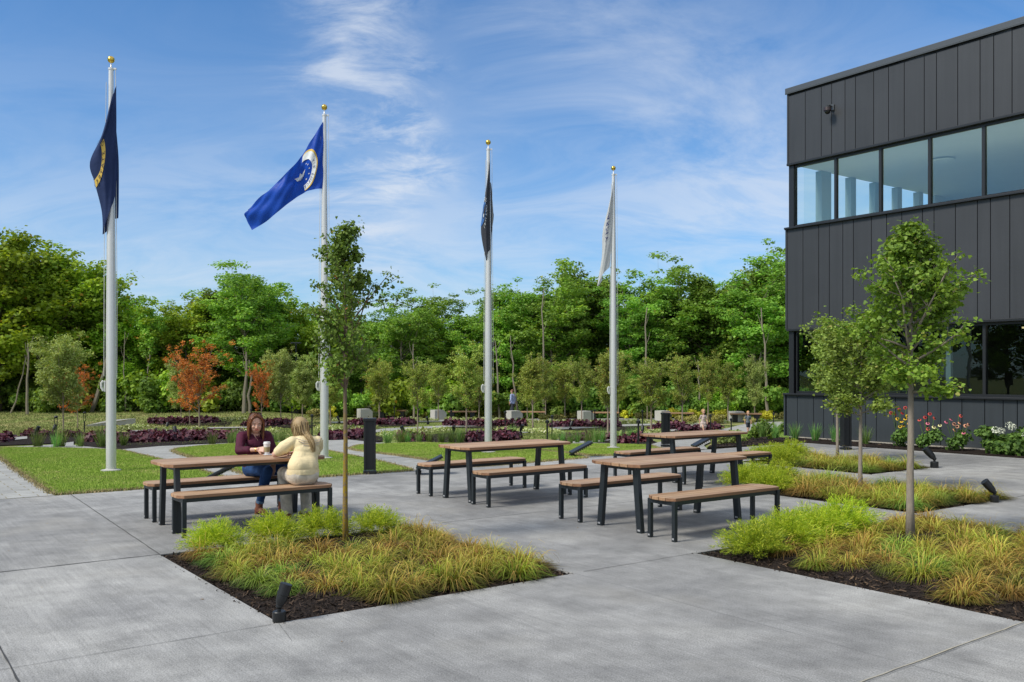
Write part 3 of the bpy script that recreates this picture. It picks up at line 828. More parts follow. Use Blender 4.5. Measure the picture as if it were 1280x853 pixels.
# knuckle spotlights
def spot(x, y, z, sc, az, lb, el=62):
    t = empty('spotlight', (x, y, z), az, lb, 'spotlight', 'small black garden spotlights'); t.scale = (sc,) * 3
    m = MB(); m.lathe([(.056, 0), (.058, .005), (.058, .085), (.052, .092), (.0, .092)], 20); m.build('base', M['black'], t, True)
    m = MB(); m.tube([(0, 0, .09), (0, 0, .125)], .016, 10); m.ball((0, 0, .135), .03, 12); m.build('knuckle', M['black'], t, True)
    d = Vector((math.cos(R(el)), 0, math.sin(R(el)))); m = MB()
    p = Vector((0, 0, .135))
    m.tube([p, p + d * .035, p + d * .07, p + d * .10, p + d * .104, p + d * .20, p + d * .202], [.026, .042, .048, .048, .053, .053, .045], 20)
    m.build('lamp_head', M['black'], t, True)
x, y = survey(349, 777); spot(x, y, .0, .80, R(15), 'black spotlight in the near corner of the left mulch bed', 72)
x, y = survey(1243, 628); spot(x, y, .0, 1.0, R(178), 'black spotlight at the tip of the second right planting bed', 48)
x, y = survey(1168, 585); spot(x, y, .0, 1.25, R(165), 'black spotlight at the tip of the third right planting bed', 50)
for i, (a, b_, lb) in enumerate(((44.5, 546, 'small spotlight at the left end of the burgundy planting'), (66, 543, 'small spotlight beside the left loop headed light'), (208, 539, 'small twin height spotlight below the orange tree'),
     (219, 547, 'small spotlight among burgundy plants below the orange tree'), (424, 529, 'small spotlight beside the leftmost cast block'), (505.7, 546, 'small spotlight among tufts left of the third flagpole'),
     (535, 530, 'small spotlight in front of the second cast block'), (567, 545, 'small spotlight beside the tree left of the third flagpole'), (650.6, 543, 'small spotlight on the turf behind the middle table'),
     (647, 531, 'small spotlight in front of the third cast block'), (713, 537, 'small spotlight between the middle and far planting rows'), (803, 545, 'small spotlight left of the rear bollard'))):
    x, y = survey(a, b_); spot(x, y, ground_z(x, y) - .03, 1.3, R(40 * i), lb)

# flagpole floodlights: tilted slab on a short bracket
for i, (a, b_, lb) in enumerate(((262, 604, 'tilted black floodlight under the left picnic table edge'), (523, 593, 'tilted black floodlight beside the middle table bench'),
                    (715, 571.5, 'tilted black floodlight on the lawn corner right of the middle table'), (868, 562.5, 'tilted black floodlight behind the farthest picnic table'))):
    x, y = survey(a, b_); z = ground_z(x, y)
    t = empty('floodlight', (x, y, z), R(8), lb, 'floodlight', 'tilted black floodlights aimed at the flags')
    m = MB(); m.box((0, 0, .035), (.10, .12, .07), bev=.01); m.build('base', M['black'], t)
    m = MB(); m.tube([(0, -.05, .05), (.03, -.05, .12), (.10, -.05, .15)], .014, 8); m.tube([(0, .05, .05), (.03, .05, .12), (.10, .05, .15)], .014, 8); m.build('bracket', M['black'], t)
    rot = Matrix.Rotation(-R(27), 3, 'Y')
    m = MB(); m.box((.19, 0, .20), (.50, .34, .045), rot, bev=.012)
    for k in range(9): m.box(Vector((.19, 0, .20)) + rot @ Vector((-.2 + .05 * k, 0, -.035)), (.008, .26, .03), rot)
    m.build('lamp_head', M['black'], t)

# flagpoles
POLES = [(3.79, 17.28, 'leftmost tall aluminium flagpole standing in the first lawn'), (8.02, 17.62, 'second tall aluminium flagpole, behind the blond woman'),
         (12.20, 17.68, 'third aluminium flagpole, behind the middle picnic table'), (16.16, 17.67, 'rightmost aluminium flagpole, standing in the fourth lawn')]
PP = []
for u, v, lb in POLES:
    x, y = xy(u, v); z = ground_z(x, y)
    PP.append((x, y, z))
    t = empty('flagpole', (x, y, z), 0, lb, 'flagpole', 'aluminium flagpoles in a row')
    m = MB(); m.tube([(0, 0, 0), (0, 0, 2.6), (0, 0, 4.2), (0, 0, 5.8), (0, 0, 7.14)], [.085, .085, .072, .056, .042], 24); m.build('pole', M['alu'], t, True)
    m = MB(); m.lathe([(.17, .02), (.17, .04), (.10, .05), (.088, .06)], 24); m.build('base_collar', M['cast'], t)
    m = MB(); m.lathe([(.042, 7.13), (.05, 7.135), (.05, 7.17), (.02, 7.18), (.012, 7.19), (.012, 7.26)], 16); m.box((.06, 0, 7.155), (.07, .03, .03)); m.build('truck', M['alu'], t, True)
    m = MB(); m.ball((0, 0, 7.32), .062, 20); m.build('finial_ball', M['gold'], t, True)
    m = MB(); m.tube([(.085, -.01, 7.13), (.10, -.02, 5.0), (.115, -.02, 3.0), (.115, -.03, 1.65)], .005, 5); m.tube([(-.06, -.06, 6.9), (-.095, -.06, 4.0), (-.105, -.05, 1.7)], .005, 5); m.build('halyard', M['rope'], t)
    m = MB(); m.box((-.10, -.03, 1.52), (.03, .03, .20), bev=.008); m.tube([(-.12, -.04, 1.44), (-.15, -.05, 1.5), (-.15, -.05, 1.58), (-.12, -.04, 1.62)], .02, 8); m.build('cleat', M['rope'], t, True)

# garden cast blocks and benches
BL6 = [(456, 522.8, .80, 'leftmost, beside a long bench end'), (548, 524.3, .80, 'second from the left behind a thin tree'), (643, 525.6, .80, 'in front of the walking man'),
       (732, 526, .80, 'just left of the fourth flagpole'), (829, 525.6, .80, 'directly behind the rear bollard'), (921.5, 526.6, .80, 'beside the small boy')]
for px, py, w, lb in BL6:
    x, y = survey(px, py); z = ground_z(x, y) - .03
    t = MB()
    wv = [(-w / 2, -.3, 0), (w / 2, -.3, 0), (w / 2, .3, 0), (-w / 2, .3, 0), (-w / 2, -.3, .60), (w / 2 - .2, -.3, .60), (w / 2, -.3, .42), (w / 2 - .2, .3, .60), (-w / 2, .3, .60), (w / 2, .3, .42)]
    t.add(wv, [(3, 2, 1, 0), (0, 1, 6, 5, 4), (2, 3, 8, 7, 9), (4, 5, 7, 8), (5, 6, 9, 7), (1, 2, 9, 6), (3, 0, 4, 8)])
    o = t.build('concrete_block', M['cast'], None, bevel=.015, loc=(x, y, z), rz=R(32))
    tag(o, 'pale cast concrete block with sloped top, ' + lb, 'block', 'cast concrete blocks in the garden')
for px, py, lb in ((490.5, 522, 'leftmost, between the first two blocks'), (578, 523.5, 'left of the third flagpole'), (664, 524, 'right of the walking man'), (755, 525, 'crossing behind the fourth flagpole'),
                   (848, 526, 'right of the rear bollard'), (932, 527, 'behind the small boy')):
    x, y = survey(px, py); z = ground_z(x, y) - .03
    t = empty('garden_bench', (x, y, z), R(-2), 'long backless timber bench on dark blocks, ' + lb, 'bench', 'backless timber garden benches')
    slats(1.75, .5, .50, 4, .0, .07).build('seat', M['wood'], t)
    for s in (-1, 1):
        m = MB(); m.box((s * .62, 0, .215), (.28, .40, .43), bev=.01); m.build('support', M['black'], t)

# street lamp far behind
x, y = survey(370, 515.5); z = ground_z(x, y) - .03
t = empty('street_lamp', (x, y, z), 0, 'thin black street lamp post rising among the trees behind the blond woman', 'street lamp')
m = MB(); m.tube([(0, 0, 0), (0, 0, .5), (0, 0, 4.4)], [.11, .07, .05], 10); m.build('post', M['black'], t, True)
m = MB(); m.box((0, 0, 4.43), (.62, .34, .07), bev=.02); m.tube([(0, 0, 4.3), (.0, 0, 4.4)], .07, 8); m.build('lamp_head', M['coping'], t)
m = MB(); m.box((0, 0, .1), (.5, .5, .5), bev=.04); m.build('base', M['black'], t)
# culvert end in the field
x, y = survey(141, 531); 
m = MB(); m.add([(-.95, -.9, .02), (.55, .35, .16), (.95, .55, .30), (-.1, -.15, .25), (-.95, -.9, -.1), (.55, .35, -.1), (.95, .55, -.1), (-.1, -.15, -.1)], [(0, 1, 2, 3), (0, 4, 5, 1), (1, 5, 6, 2), (2, 6, 7, 3), (3, 7, 4, 0)])
tag(m.build('culvert_headwall', M['cast'], loc=(x, y, ground_z(x, y))), 'pale sloping concrete culvert end in the field behind the leftmost flagpole', 'culvert')
# coffee cup and napkin / phone on the first table
cu, cv = xy(4.40, 10.77)
t = empty('coffee_cup', (cu, cv, .752), 0, 'paper coffee cup with white lid and kraft sleeve held on the table', 'cup')
CUP = t
m = MB(); m.lathe([(.0, .0), (.028, .0), (.030, .004), (.040, .135), (.0, .135)], 24); m.build('cup_body', simple('cup_paper', (.72, .72, .70), .6), t, True)
m = MB(); m.lathe([(.0338, .035), (.0385, .095)], 24); m.build('sleeve', simple('kraft_sleeve', (.33, .27, .14), .8), t, True)
m = MB(); m.lathe([(.0, .133), (.043, .133), (.043, .142), (.039, .144), (.037, .158), (.0, .158)], 24); m.build('lid', simple('cup_lid', (.80, .80, .79), .35), t, True)
m = MB(); m.box((0, 0, .003), (.16, .10, .004), bev=.001); o = m.build('napkin', simple('paper_napkin', (.72, .70, .74), .8), loc=(*xy(4.16, 10.70), .751), rz=.5)
tag(o, 'folded white paper napkin on the table beside the coffee cup', 'napkin')

# ------------------------------------------------------------------ flags
def bez(P, t):
    """piecewise smooth interpolation through points"""
    n = len(P) - 1; k = min(int(t * n), n - 1); f = t * n - k
    p0 = P[max(k - 1, 0)]; p1 = P[k]; p2 = P[k + 1]; p3 = P[min(k + 2, n)]
    return tuple(.5 * (2 * b + (c - a) * f + (2 * a - 5 * b + 4 * c - d) * f * f + (-a + 3 * b - 3 * c + d) * f ** 3) for a, b, c, d in zip(p0, p1, p2, p3))
class Cloth:
    """cloth sheet interpolated through rows of points: rows[j][i] = (dx, dy, z) relative to the pole foot"""
    def __init__(s, rows): s.rows = rows
    def at(s, a, b): return Vector(bez([bez(r, a) for r in s.rows], b))
    def nrm(s, a, b):
        e = .004; du = s.at(min(1, a + e), b) - s.at(max(0, a - e), b); dv = s.at(a, min(1, b + e)) - s.at(a, max(0, b - e))
        return du.cross(dv).normalized()
    def sheet(s, name, mat, parent, nu=60, nv=40, rip=0.012):
        mb = MB(); V = []
        for j in range(nv + 1):
            for i in range(nu + 1):
                a, b = i / nu, j / nv
                p = s.at(a, b) + s.nrm(a, b) * (rip * math.sin(a * 17 + b * 9) * a + rip * .5 * math.sin(a * 31 - b * 14))
                V.append(p)
        F = [(j * (nu + 1) + i, j * (nu + 1) + i + 1, (j + 1) * (nu + 1) + i + 1, (j + 1) * (nu + 1) + i) for j in range(nv) for i in range(nu)]
        mb.add(V, F); s.rip = rip
        return mb.build(name, mat, parent, True)
    def lift(s, a, b, off):
        n = s.nrm(a, b); p = s.at(a, b) + n * (s.rip * math.sin(a * 17 + b * 9) * a + s.rip * .5 * math.sin(a * 31 - b * 14))
        return p + n * off
    def patch(s, name, polys, mat, parent, sides=(1, -1), off=.006):
        """polys: list of (pts2d list, faces) in cloth (a, b) space"""
        mb = MB()
        for sd_ in sides:
            for pts, fs in polys: mb.add([s.lift(min(max(a, 0), 1), min(max(b, 0), 1), off * sd_) for a, b in pts], fs)
        return mb.build(name, mat, parent)
def ring(ca, cb, ra, rb, w, t0, t1, n=48):
    P = []; F = []
    for k in range(n + 1):
        t = R(t0 + (t1 - t0) * k / n)
        for q in (1, 1 - w): P.append((ca + ra * q * math.cos(t), cb + rb * q * math.sin(t)))
    for k in range(n): F.append((2 * k, 2 * k + 1, 2 * k + 3, 2 * k + 2))
    return P, F
def disc(ca, cb, ra, rb, n=32, rr=6):
    P = [(ca, cb)]; F = []
    for r_ in range(1, rr + 1):
        for k in range(n):
            t = 2 * math.pi * k / n; P.append((ca + ra * r_ / rr * math.cos(t), cb + rb * r_ / rr * math.sin(t)))
    for k in range(n): F.append((0, 1 + k, 1 + (k + 1) % n))
    for r_ in range(1, rr):
        for k in range(n):
            a = 1 + (r_ - 1) * n; b = 1 + r_ * n; F.append((a + k, b + k, b + (k + 1) % n, a + (k + 1) % n))
    return P, F
def star(ca, cb, r, asp=1.0):
    P = [(ca, cb)]
    for k in range(10):
        t = math.pi * k / 5 - math.pi / 2; q = r if k % 2 == 0 else r * .42
        P.append((ca + q * math.cos(t) / asp, cb + q * math.sin(t)))
    return P, [(0, 1 + k, 1 + (k + 1) % 10) for k in range(10)]
def glyphs(txt, size=1.0):
    """each character as flat 2D polygons, centred on its own origin, plus its advance"""
    out_ = []
    for ch in txt:
        if ch == ' ': out_.append((None, .45)); continue
        cu_ = bpy.data.curves.new('glyph', 'FONT'); cu_.body = ch; cu_.size = size; cu_.align_x = 'CENTER'; cu_.resolution_u = 3
        ob = bpy.data.objects.new('glyph', cu_); me = ob.to_mesh()
        P = [(v.co.x, v.co.y - size * .35) for v in me.vertices]; F = [tuple(p.vertices) for p in me.polygons]
        w_ = (max(p[0] for p in P) - min(p[0] for p in P)) if P else .3
        ob.to_mesh_clear(); bpy.data.objects.remove(ob); bpy.data.curves.remove(cu_)
        out_.append(((P, F), w_ + .12 * size))
    return out_
def arc_text(txt, ca, cb, ra, rb, t_mid, step, size, mirror=False, inward=False):
    """letters along an arc: angle in degrees measured in (a,b) space with b downwards"""
    G = glyphs(txt); polys = []; n = len(txt)
    for i, (g, adv) in enumerate(G):
        if g is None: continue
        t = R(t_mid + (i - (n - 1) / 2) * step); P, F = g; Q = []
        ang = t + math.pi / 2 if step > 0 else t - math.pi / 2
        for x_, y_ in P:
            x2 = x_ * size * (-1 if mirror else 1); y2 = -y_ * size
            X2 = x2 * math.cos(ang) - y2 * math.sin(ang); Y2 = x2 * math.sin(ang) + y2 * math.cos(ang)
            Q.append((ca + ra * math.cos(t) + X2 * ra / rb, cb + rb * math.sin(t) + Y2))
        polys.append((Q, F))
    return polys
def cloth_mat(name, col, rough=.75):
    m = NT(name); v = m.coord()
    c = m.mix(m.noise(v, 5, 5), tuple(x * .85 for x in col), tuple(x * 1.15 for x in col))
    d = m.n('ShaderNodeBsdfPrincipled'); m.l(c, d.inputs['Base Color']); d.inputs['Roughness'].default_value = rough; d.inputs['Specular IOR Level'].default_value = .25
    m.l(m.bump(m.noise(v, 7, 4), .35, .03), d.inputs['Normal'])
    tr = m.n('ShaderNodeBsdfTranslucent'); m.l(c, tr.inputs[0]); mx = m.n('ShaderNodeMixShader'); mx.inputs[0].default_value = .3
    m.l(d.outputs[0], mx.inputs[1]); m.l(tr.outputs[0], mx.inputs[2]); m.l(mx.outputs[0], m.out.inputs[0]); return m.mat
K_gold = simple('flag_gold', (.62, .42, .08), .7); K_white = simple('flag_white', (.66, .68, .70), .7); K_navy = simple('flag_ink', (.01, .015, .05), .7)
def net(pole, rows):
    """rows given as survey column/row plus depth offset, taken at the pole's own distance"""
    x0, y0, z0 = PP[pole]
    out_ = []
    for r in rows:
        q = []
        for px, py, d in r:
            Y = y0 + d
            q.append((( px - 640) * Y / FOC - x0, d, EYE - (py - HORIZON) * Y / FOC - z0))
        out_.append(q)
    return out_
def flag(pole, rows, lb, mat, **k):
    t = empty('flag', PP[pole], 0, lb, 'flag', 'flags flying on the four poles')
    c = Cloth(net(pole, rows)); o = c.sheet('cloth', mat, t, **k)
    return t, c, o
# first flag: navy, hanging nearly limp; columns run from hoist to fly
t, c, o = flag(0, [
    [(145.5, 106, -.06), (143, 114, -.10), (141, 120, -.16), (139, 128, -.12), (139, 134, 0.0), (142, 140, .12)],
    [(145.5, 132, -.06), (139, 146, -.12), (132, 158, -.22), (127, 172, -.12), (133, 182, .05), (147.5, 186, .14)],
    [(145.5, 160, -.06), (137, 172, -.14), (124, 186, -.24), (113, 203, -.10), (124, 212, .06), (148.5, 215, .14)],
    [(145.5, 188, -.06), (138, 198, -.14), (127, 214, -.20), (118, 228, -.06), (128, 240, .05), (148.5, 246, .14)],
    [(145.5, 214, -.06), (140, 226, -.12), (132, 244, -.16), (127, 264, -.06), (134, 270, .04), (148, 272, .12)],
    [(145.5, 238, -.06), (142, 252, -.12), (134, 272, -.14), (128, 293, -.06), (138, 284, .04), (147, 268, .12)]],
    'navy blue flag with a gold lettered ring hanging limp on the leftmost pole', cloth_mat('navy_cloth', (.026, .045, .13)), rip=.01)
c.patch('emblem', [ring(.52, .46, .23, .20, .26, 80, 215)], K_gold, o, (1, -1), .007)
c.patch('lettering', arc_text('UNITED STATES NAVY', .52, .46, .196, .187, 150, -15, .062), K_navy, o, (1, -1), .014)
# second flag: bright blue, flying to the left
t, c, o = flag(1, [
    [(404, 152, -.05), (390, 174, -.10), (374, 199, -.02), (352, 222, -.22), (332, 242, -.10), (309, 262, .08)],
    [(404, 180, -.05), (390, 196, -.14), (375, 214, .02), (354, 232, -.26), (330, 250, -.14), (306.5, 268, .10)],
    [(404, 208, -.05), (391, 215, -.12), (376, 227, .06), (356, 243, -.28), (330, 262, -.12), (308, 276, .12)],
    [(403.5, 236, -.05), (392, 237, -.08), (377, 243, .04), (356, 258, -.20), (334, 276, -.06), (315, 288, .12)]],
    'bright blue flag with a white and gold circular emblem flying on the second pole', cloth_mat('blue_cloth', (.012, .075, .46), .5), rip=.022)
c.patch('emblem', [ring(.38, .52, .26, .44, .06, 98, 262)], K_gold, o, (1, -1), .014)
c.patch('emblem_band', [ring(.38, .52, .244, .413, .27, 98, 262)], K_white, o, (1, -1), .015)
c.patch('star', [star(.38 + .135 * math.cos(R(a)), .52 + .23 * math.sin(R(a)), .022, 1.7) for a in range(120, 250, 28)] + [star(.38, .52, .05, 1.7)], K_white, o, (1, -1), .014)
c.patch('eagle', [([(.32, .44), (.38, .50), (.40, .40), (.42, .50), (.48, .42), (.45, .58), (.40, .64), (.35, .58)], [(0, 1, 7), (1, 2, 3), (1, 3, 5, 7), (3, 4, 5), (5, 6, 7)])], K_white, o, (1, -1), .010)
c.patch('lettering', arc_text('AIR FORCE', .38, .52, .209, .354, 148, -11, .085), simple('flag_letter_blue', (.02, .05, .2), .7), o, (1, -1), .022)
# third flag: dark grey, hanging
t, c, o = flag(2, [
    [(612.6, 201, -.05), (611.8, 207, -.12), (611, 214, -.05), (612, 222, .05), (613.5, 230, .10)],
    [(612.6, 230, -.05), (608.5, 238, -.14), (606.5, 246, -.04), (610, 256, .06), (616.5, 262, .12)],
    [(612.6, 256, -.05), (606, 262, -.16), (602.2, 276, -.04), (607, 286, .06), (617, 272, .10)],
    [(612.6, 284, -.05), (606.5, 290, -.12), (602, 298, -.04), (608, 306, .06), (614.6, 296, .10)],
    [(613, 312, -.05), (609, 318, -.10), (608.6, 330, -.04), (611, 337, .04), (614.4, 343.5, .06)]],
    'dark grey flag with blue and white marks hanging limp on the third pole', cloth_mat('charcoal_cloth', (.065, .07, .09)), rip=.008)
c.patch('emblem', [ring(.36, .50, .16, .13, 1.0, 0, 360)], simple('flag_emblem_blue', (.03, .12, .35), .7), o, (1, -1), .008)
c.patch('lettering', [star(.42, .42, .03), star(.30, .55, .03)] + arc_text('UNITED STATES', .40, .52, .22, .2, 200, 12, .07), K_white, o, (1, -1), .010)
# fourth flag: white, hanging
t, c, o = flag(3, [
    [(766.8, 226, -.05), (766, 234, -.10), (765, 242, -.04), (765, 250, .04)],
    [(766, 252, -.05), (761, 264, -.12), (757, 274, -.04), (760, 280, .04)],
    [(766, 280, -.05), (758, 286, -.12), (753, 296, -.04), (757, 304, .04)],
    [(764.5, 306, -.05), (757, 312, -.12), (752, 322, -.04), (755, 330, .04)],
    [(762, 334, -.05), (753, 344, -.10), (747, 358, -.04), (752, 352, .03)]],
    'off white flag with dark blue lettering hanging on the rightmost pole', cloth_mat('white_cloth', (.60, .61, .62)), rip=.008)
def run_text(txt, a0, b0, da, db, size, asp):
    polys = []; G = glyphs(txt); s = 0; ang = math.atan2(db, da)
    for g, adv in G:
        if g:
            P, F = g; Q = []
            for x_, y_ in P:
                X2 = (s + adv / 2 + x_) * size; Y2 = -y_ * size
                Q.append((a0 + (X2 * math.cos(ang) - Y2 * math.sin(ang)) * asp, b0 + X2 * math.sin(ang) + Y2 * math.cos(ang)))
            polys.append((Q, F))
        s += adv
    return polys
c.patch('lettering', run_text('ARMY', .30, .30, .0, 1, .13, 1.6), simple('flag_text_navy', (.02, .03, .16), .7), o, (1, -1), .008)
# ------------------------------------------------------------------ vegetation
WID = {}
def leaf_cloud(pts, nrm, size, rs, shape='diamond', droop=0.3):
    """one small face per point, facing roughly along nrm with scatter"""
    n = len(pts)
    N_ = nrm + rs.normal(0, .65, (n, 3)); N_ /= np.linalg.norm(N_, axis=1)[:, None] + 1e-9
    ref = rs.normal(0, 1, (n, 3)); A = np.cross(N_, ref); A /= np.linalg.norm(A, axis=1)[:, None] + 1e-9
    B = np.cross(N_, A)
    s = (size * rs.uniform(.55, 1.35, n))[:, None]
    if shape == 'fan':
        prof = [(0, 0), (.42, .55), (.30, .86), (0, .78), (-.30, .86), (-.42, .55)]
    elif shape == 'oval':
        prof = [(0, 0), (.26, .35), (.20, .75), (0, 1), (-.20, .75), (-.26, .35)]
    else:
        prof = [(0, -.5), (.38, 0), (0, .5), (-.38, 0)]
    k = len(prof)
    V = np.stack([pts + A * s * p[0] + B * s * p[1] + (N_ * s * .12 * abs(p[0]) * 2) for p in prof], 1).reshape(-1, 3)
    F = np.arange(n * k).reshape(n, k)
    return V, F

def tree(seed, H, clear, rad, profile, nl, r0, leaf, per, clump, mats, shape='diamond', upang=(35, 65), sub=3, flat=.7, lean=0.0, wig=.03, start_spread=1.0, nseg=6, top_leaf=True, inner=0.35, twist=None, stray=0.0):
    """returns (wood mesh, crown mesh). profile(t) gives relative crown radius, t from 0 at the lowest limb to 1 at the top"""
    rng = random.Random(seed); rs = np.random.RandomState(seed)
    mb = MB(); tips = []
    tp = []; x = y = 0.0; n = 9
    for i in range(n + 1):
        t = i / n; tp.append(Vector((x + lean * t * H * .1, y, t * H * .97))); x += rng.gauss(0, wig) * H / n; y += rng.gauss(0, wig) * H / n
    mb.tube(tp, [r0 * (1.25 if i == 0 else 1) * (1 - .9 * (i / n) ** 1.1) + .004 for i in range(n + 1)], 8)
    def trunk_at(z):
        f = max(0, min(.999, z / (H * .97))) * n; i = int(f); return tp[i].lerp(tp[i + 1], f - i)
    az = rng.uniform(0, 6.28)
    for i in range(nl):
        t = (i + rng.uniform(-.3, .3)) / nl; t = max(0, min(1, t)); z = clear + (H - clear) * t * .93
        az += 2.4 + rng.uniform(-.5, .5)
        Lm = rad * profile(t) * rng.uniform(.72, 1.15)
        el = R(rng.uniform(*upang)) + t * .25
        p = trunk_at(z); d = Vector((math.cos(az) * math.cos(el), math.sin(az) * math.cos(el), math.sin(el)))
        Lm = Lm / max(.35, math.cos(el)); q = [p.copy()]; cur = d.copy()
        for k in range(4):
            cur = (cur + Vector((rng.gauss(0, .13), rng.gauss(0, .13), rng.gauss(.02, .10)))).normalized(); q.append(q[-1] + cur * Lm / 4)
        rr = max(.004, r0 * .42 * (1 - .75 * t))
        mb.tube(q, [rr * (1 - .8 * k / 4) + .002 for k in range(5)], 5)
        for k in range(2, 5): tips.append((q[k], clump * rng.uniform(.6, 1.0), q[k] - p))
        for s_ in range(sub):
            b = q[rng.choice((1, 2, 3))]; dd = (cur + Vector((rng.gauss(0, .7), rng.gauss(0, .7), rng.gauss(.1, .4)))).normalized(); LL = Lm * rng.uniform(.25, .5)
            e1 = b + dd * LL * .5; e2 = e1 + (dd + Vector((rng.gauss(0, .25), rng.gauss(0, .25), rng.gauss(.05, .2)))).normalized() * LL * .5
            mb.tube([b, e1, e2], [rr * .45, rr * .3, .002], 4)
            tips.append((e1, clump * rng.uniform(.5, .9), e1 - p)); tips.append((e2, clump * rng.uniform(.6, 1.05), e2 - p))
    if top_leaf:
        for k in range(5): tips.append((trunk_at(H * (.76 + .05 * k)), clump * (.95 - .11 * k), Vector((0, 0, 1))))
    P = []; Nn = []
    for c, r_, out_d in tips:
        m_ = max(3, int(per * (r_ / clump) ** 2 * rng.uniform(.75, 1.2)))
        g = rs.normal(0, 1, (m_, 3)); g /= np.linalg.norm(g, axis=1)[:, None]
        rad_ = rs.uniform(inner, 1.0, m_)[:, None] ** .6
        if stray: rad_ *= 1 + (rs.rand(m_, 1) < .15) * rs.rand(m_, 1) * stray
        off = g * rad_ * r_; off[:, 2] *= flat
        P.append(np.array(c) + off); Nn.append(g * .6 + np.array([0, 0, .8]))
    P = np.concatenate(P); Nn = np.concatenate(Nn)
    V, F = leaf_cloud(P, Nn, leaf, rs, shape)
    zt = np.percentile(V[:, 2], 99.7); k = H / zt; V[:, 2] *= k; mb.v = [(x_, y_, z_ * k) for x_, y_, z_ in mb.v]
    global LASTW
    LASTW = float(np.percentile(V[:, 0], 96) - np.percentile(V[:, 0], 4) + np.percentile(V[:, 1], 96) - np.percentile(V[:, 1], 4)) / 2
    t_, c_ = mb.mesh('trunk', mats[0], True), npmesh('crown', V, F, mats[1]); WID[c_.name] = LASTW
    return t_, c_

def plant_tree(name, meshes, loc, rz, sc, lb, cat='tree', group=None):
    t = empty(name, loc, rz, lb, cat, group); t.scale = (sc if hasattr(sc, '__len__') else (sc,) * 3)
    inst('trunk', meshes[0], t); inst('crown', meshes[1], t)
    return t

BK = {'forest': mat_bark('forest_bark', (.06, .05, .035), (.20, .17, .125)), 'pale': mat_bark('pale_bark', (.13, .11, .085), (.34, .30, .23)),
      'young': mat_bark('young_bark', (.16, .125, .095), (.38, .31, .24)), 'lichen': mat_bark('lichen_bark', (.10, .07, .05), (.24, .18, .13), (.30, .20, .02), 1.5),
      'ginkgo': mat_bark('grey_bark', (.16, .13, .105), (.36, .31, .25))}
LF = {'maple': leaf_mat('maple_leaves', (.14, .27, .018), (.42, .58, .055), (.50, .30, .04), .008, .4),
      'locust': leaf_mat('locust_leaves', (.12, .26, .030), (.33, .52, .080), (.36, .36, .06), .01, .4),
      'dark': leaf_mat('deep_green_leaves', (.085, .18, .022), (.25, .40, .060), None, 0, .38),
      'yellow': leaf_mat('yellowgreen_leaves', (.16, .24, .02), (.42, .50, .06), (.38, .30, .05), .05, .4),
      'pear': leaf_mat('olive_pear_leaves', (.16, .225, .032), (.42, .50, .105), (.46, .27, .08), .05, .34, .15),
      'greenpear': leaf_mat('green_pear_leaves', (.20, .28, .06), (.46, .54, .18), (.33, .28, .10), .05, .35, .15),
      'rust': leaf_mat('rust_leaves', (.50, .12, .020), (.80, .30, .07), (.20, .10, .04), .1, .3, .12),
      'ginkgo': leaf_mat('ginkgo_leaves', (.09, .19, .020), (.27, .42, .055), (.38, .38, .10), .02, .35, .1),
      'ginkgo_l': leaf_mat('light_ginkgo_leaves', (.13, .20, .03), (.32, .42, .09), (.36, .36, .10), .03, .38, .1),
      'oak': leaf_mat('dark_young_leaves', (.080, .15, .018), (.24, .34, .055), (.36, .14, .04), .006, .32, .1)}

# --- forest behind the garden
prof_round = lambda t: .55 + .9 * math.sin(math.pi * min(1, (t * .85 + .12)) ) * .62
prof_tall = lambda t: .62 + .45 * math.sin(math.pi * (t * .8 + .1)) - .25 * t
prof_umbrella = lambda t: .35 + .75 * math.sin(math.pi * (t * .62 + .22))
FT = {
 'maple': [tree(11 + i, 10, 1.6, 2.9, prof_round, 30, .16, .25, 92, .80, (BK['forest'], LF['maple']), upang=(15, 50), sub=4, flat=.7, inner=.1, stray=.7) for i in range(3)],
 'locust': [tree(31 + i, 10, 3.0, 2.6, prof_umbrella, 27, .13, .20, 110, .80, (BK['pale'], LF['locust']), upang=(20, 55), sub=4, flat=.50, inner=.1, stray=.5, top_leaf=False) for i in range(3)],
 'dark': [tree(51 + i, 10, 1.0, 2.6, prof_tall, 30, .15, .24, 90, .80, (BK['forest'], LF['dark']), upang=(10, 45), sub=4, flat=.6, inner=.2, stray=.6) for i in range(2)],
 'slim': [tree(71 + i, 10, 4.6, 1.3, prof_tall, 17, .10, .24, 42, .50, (BK['pale'], LF['yellow'] if i == 0 else LF['locust']), upang=(30, 65), sub=3, flat=.7, inner=.2, wig=.06, stray=.8) for i in range(2)]}
KIND = {'maple': 'broad green maple', 'locust': 'feathery layered locust tree', 'dark': 'dense deep green tree', 'slim': 'slender pale trunked tree'}
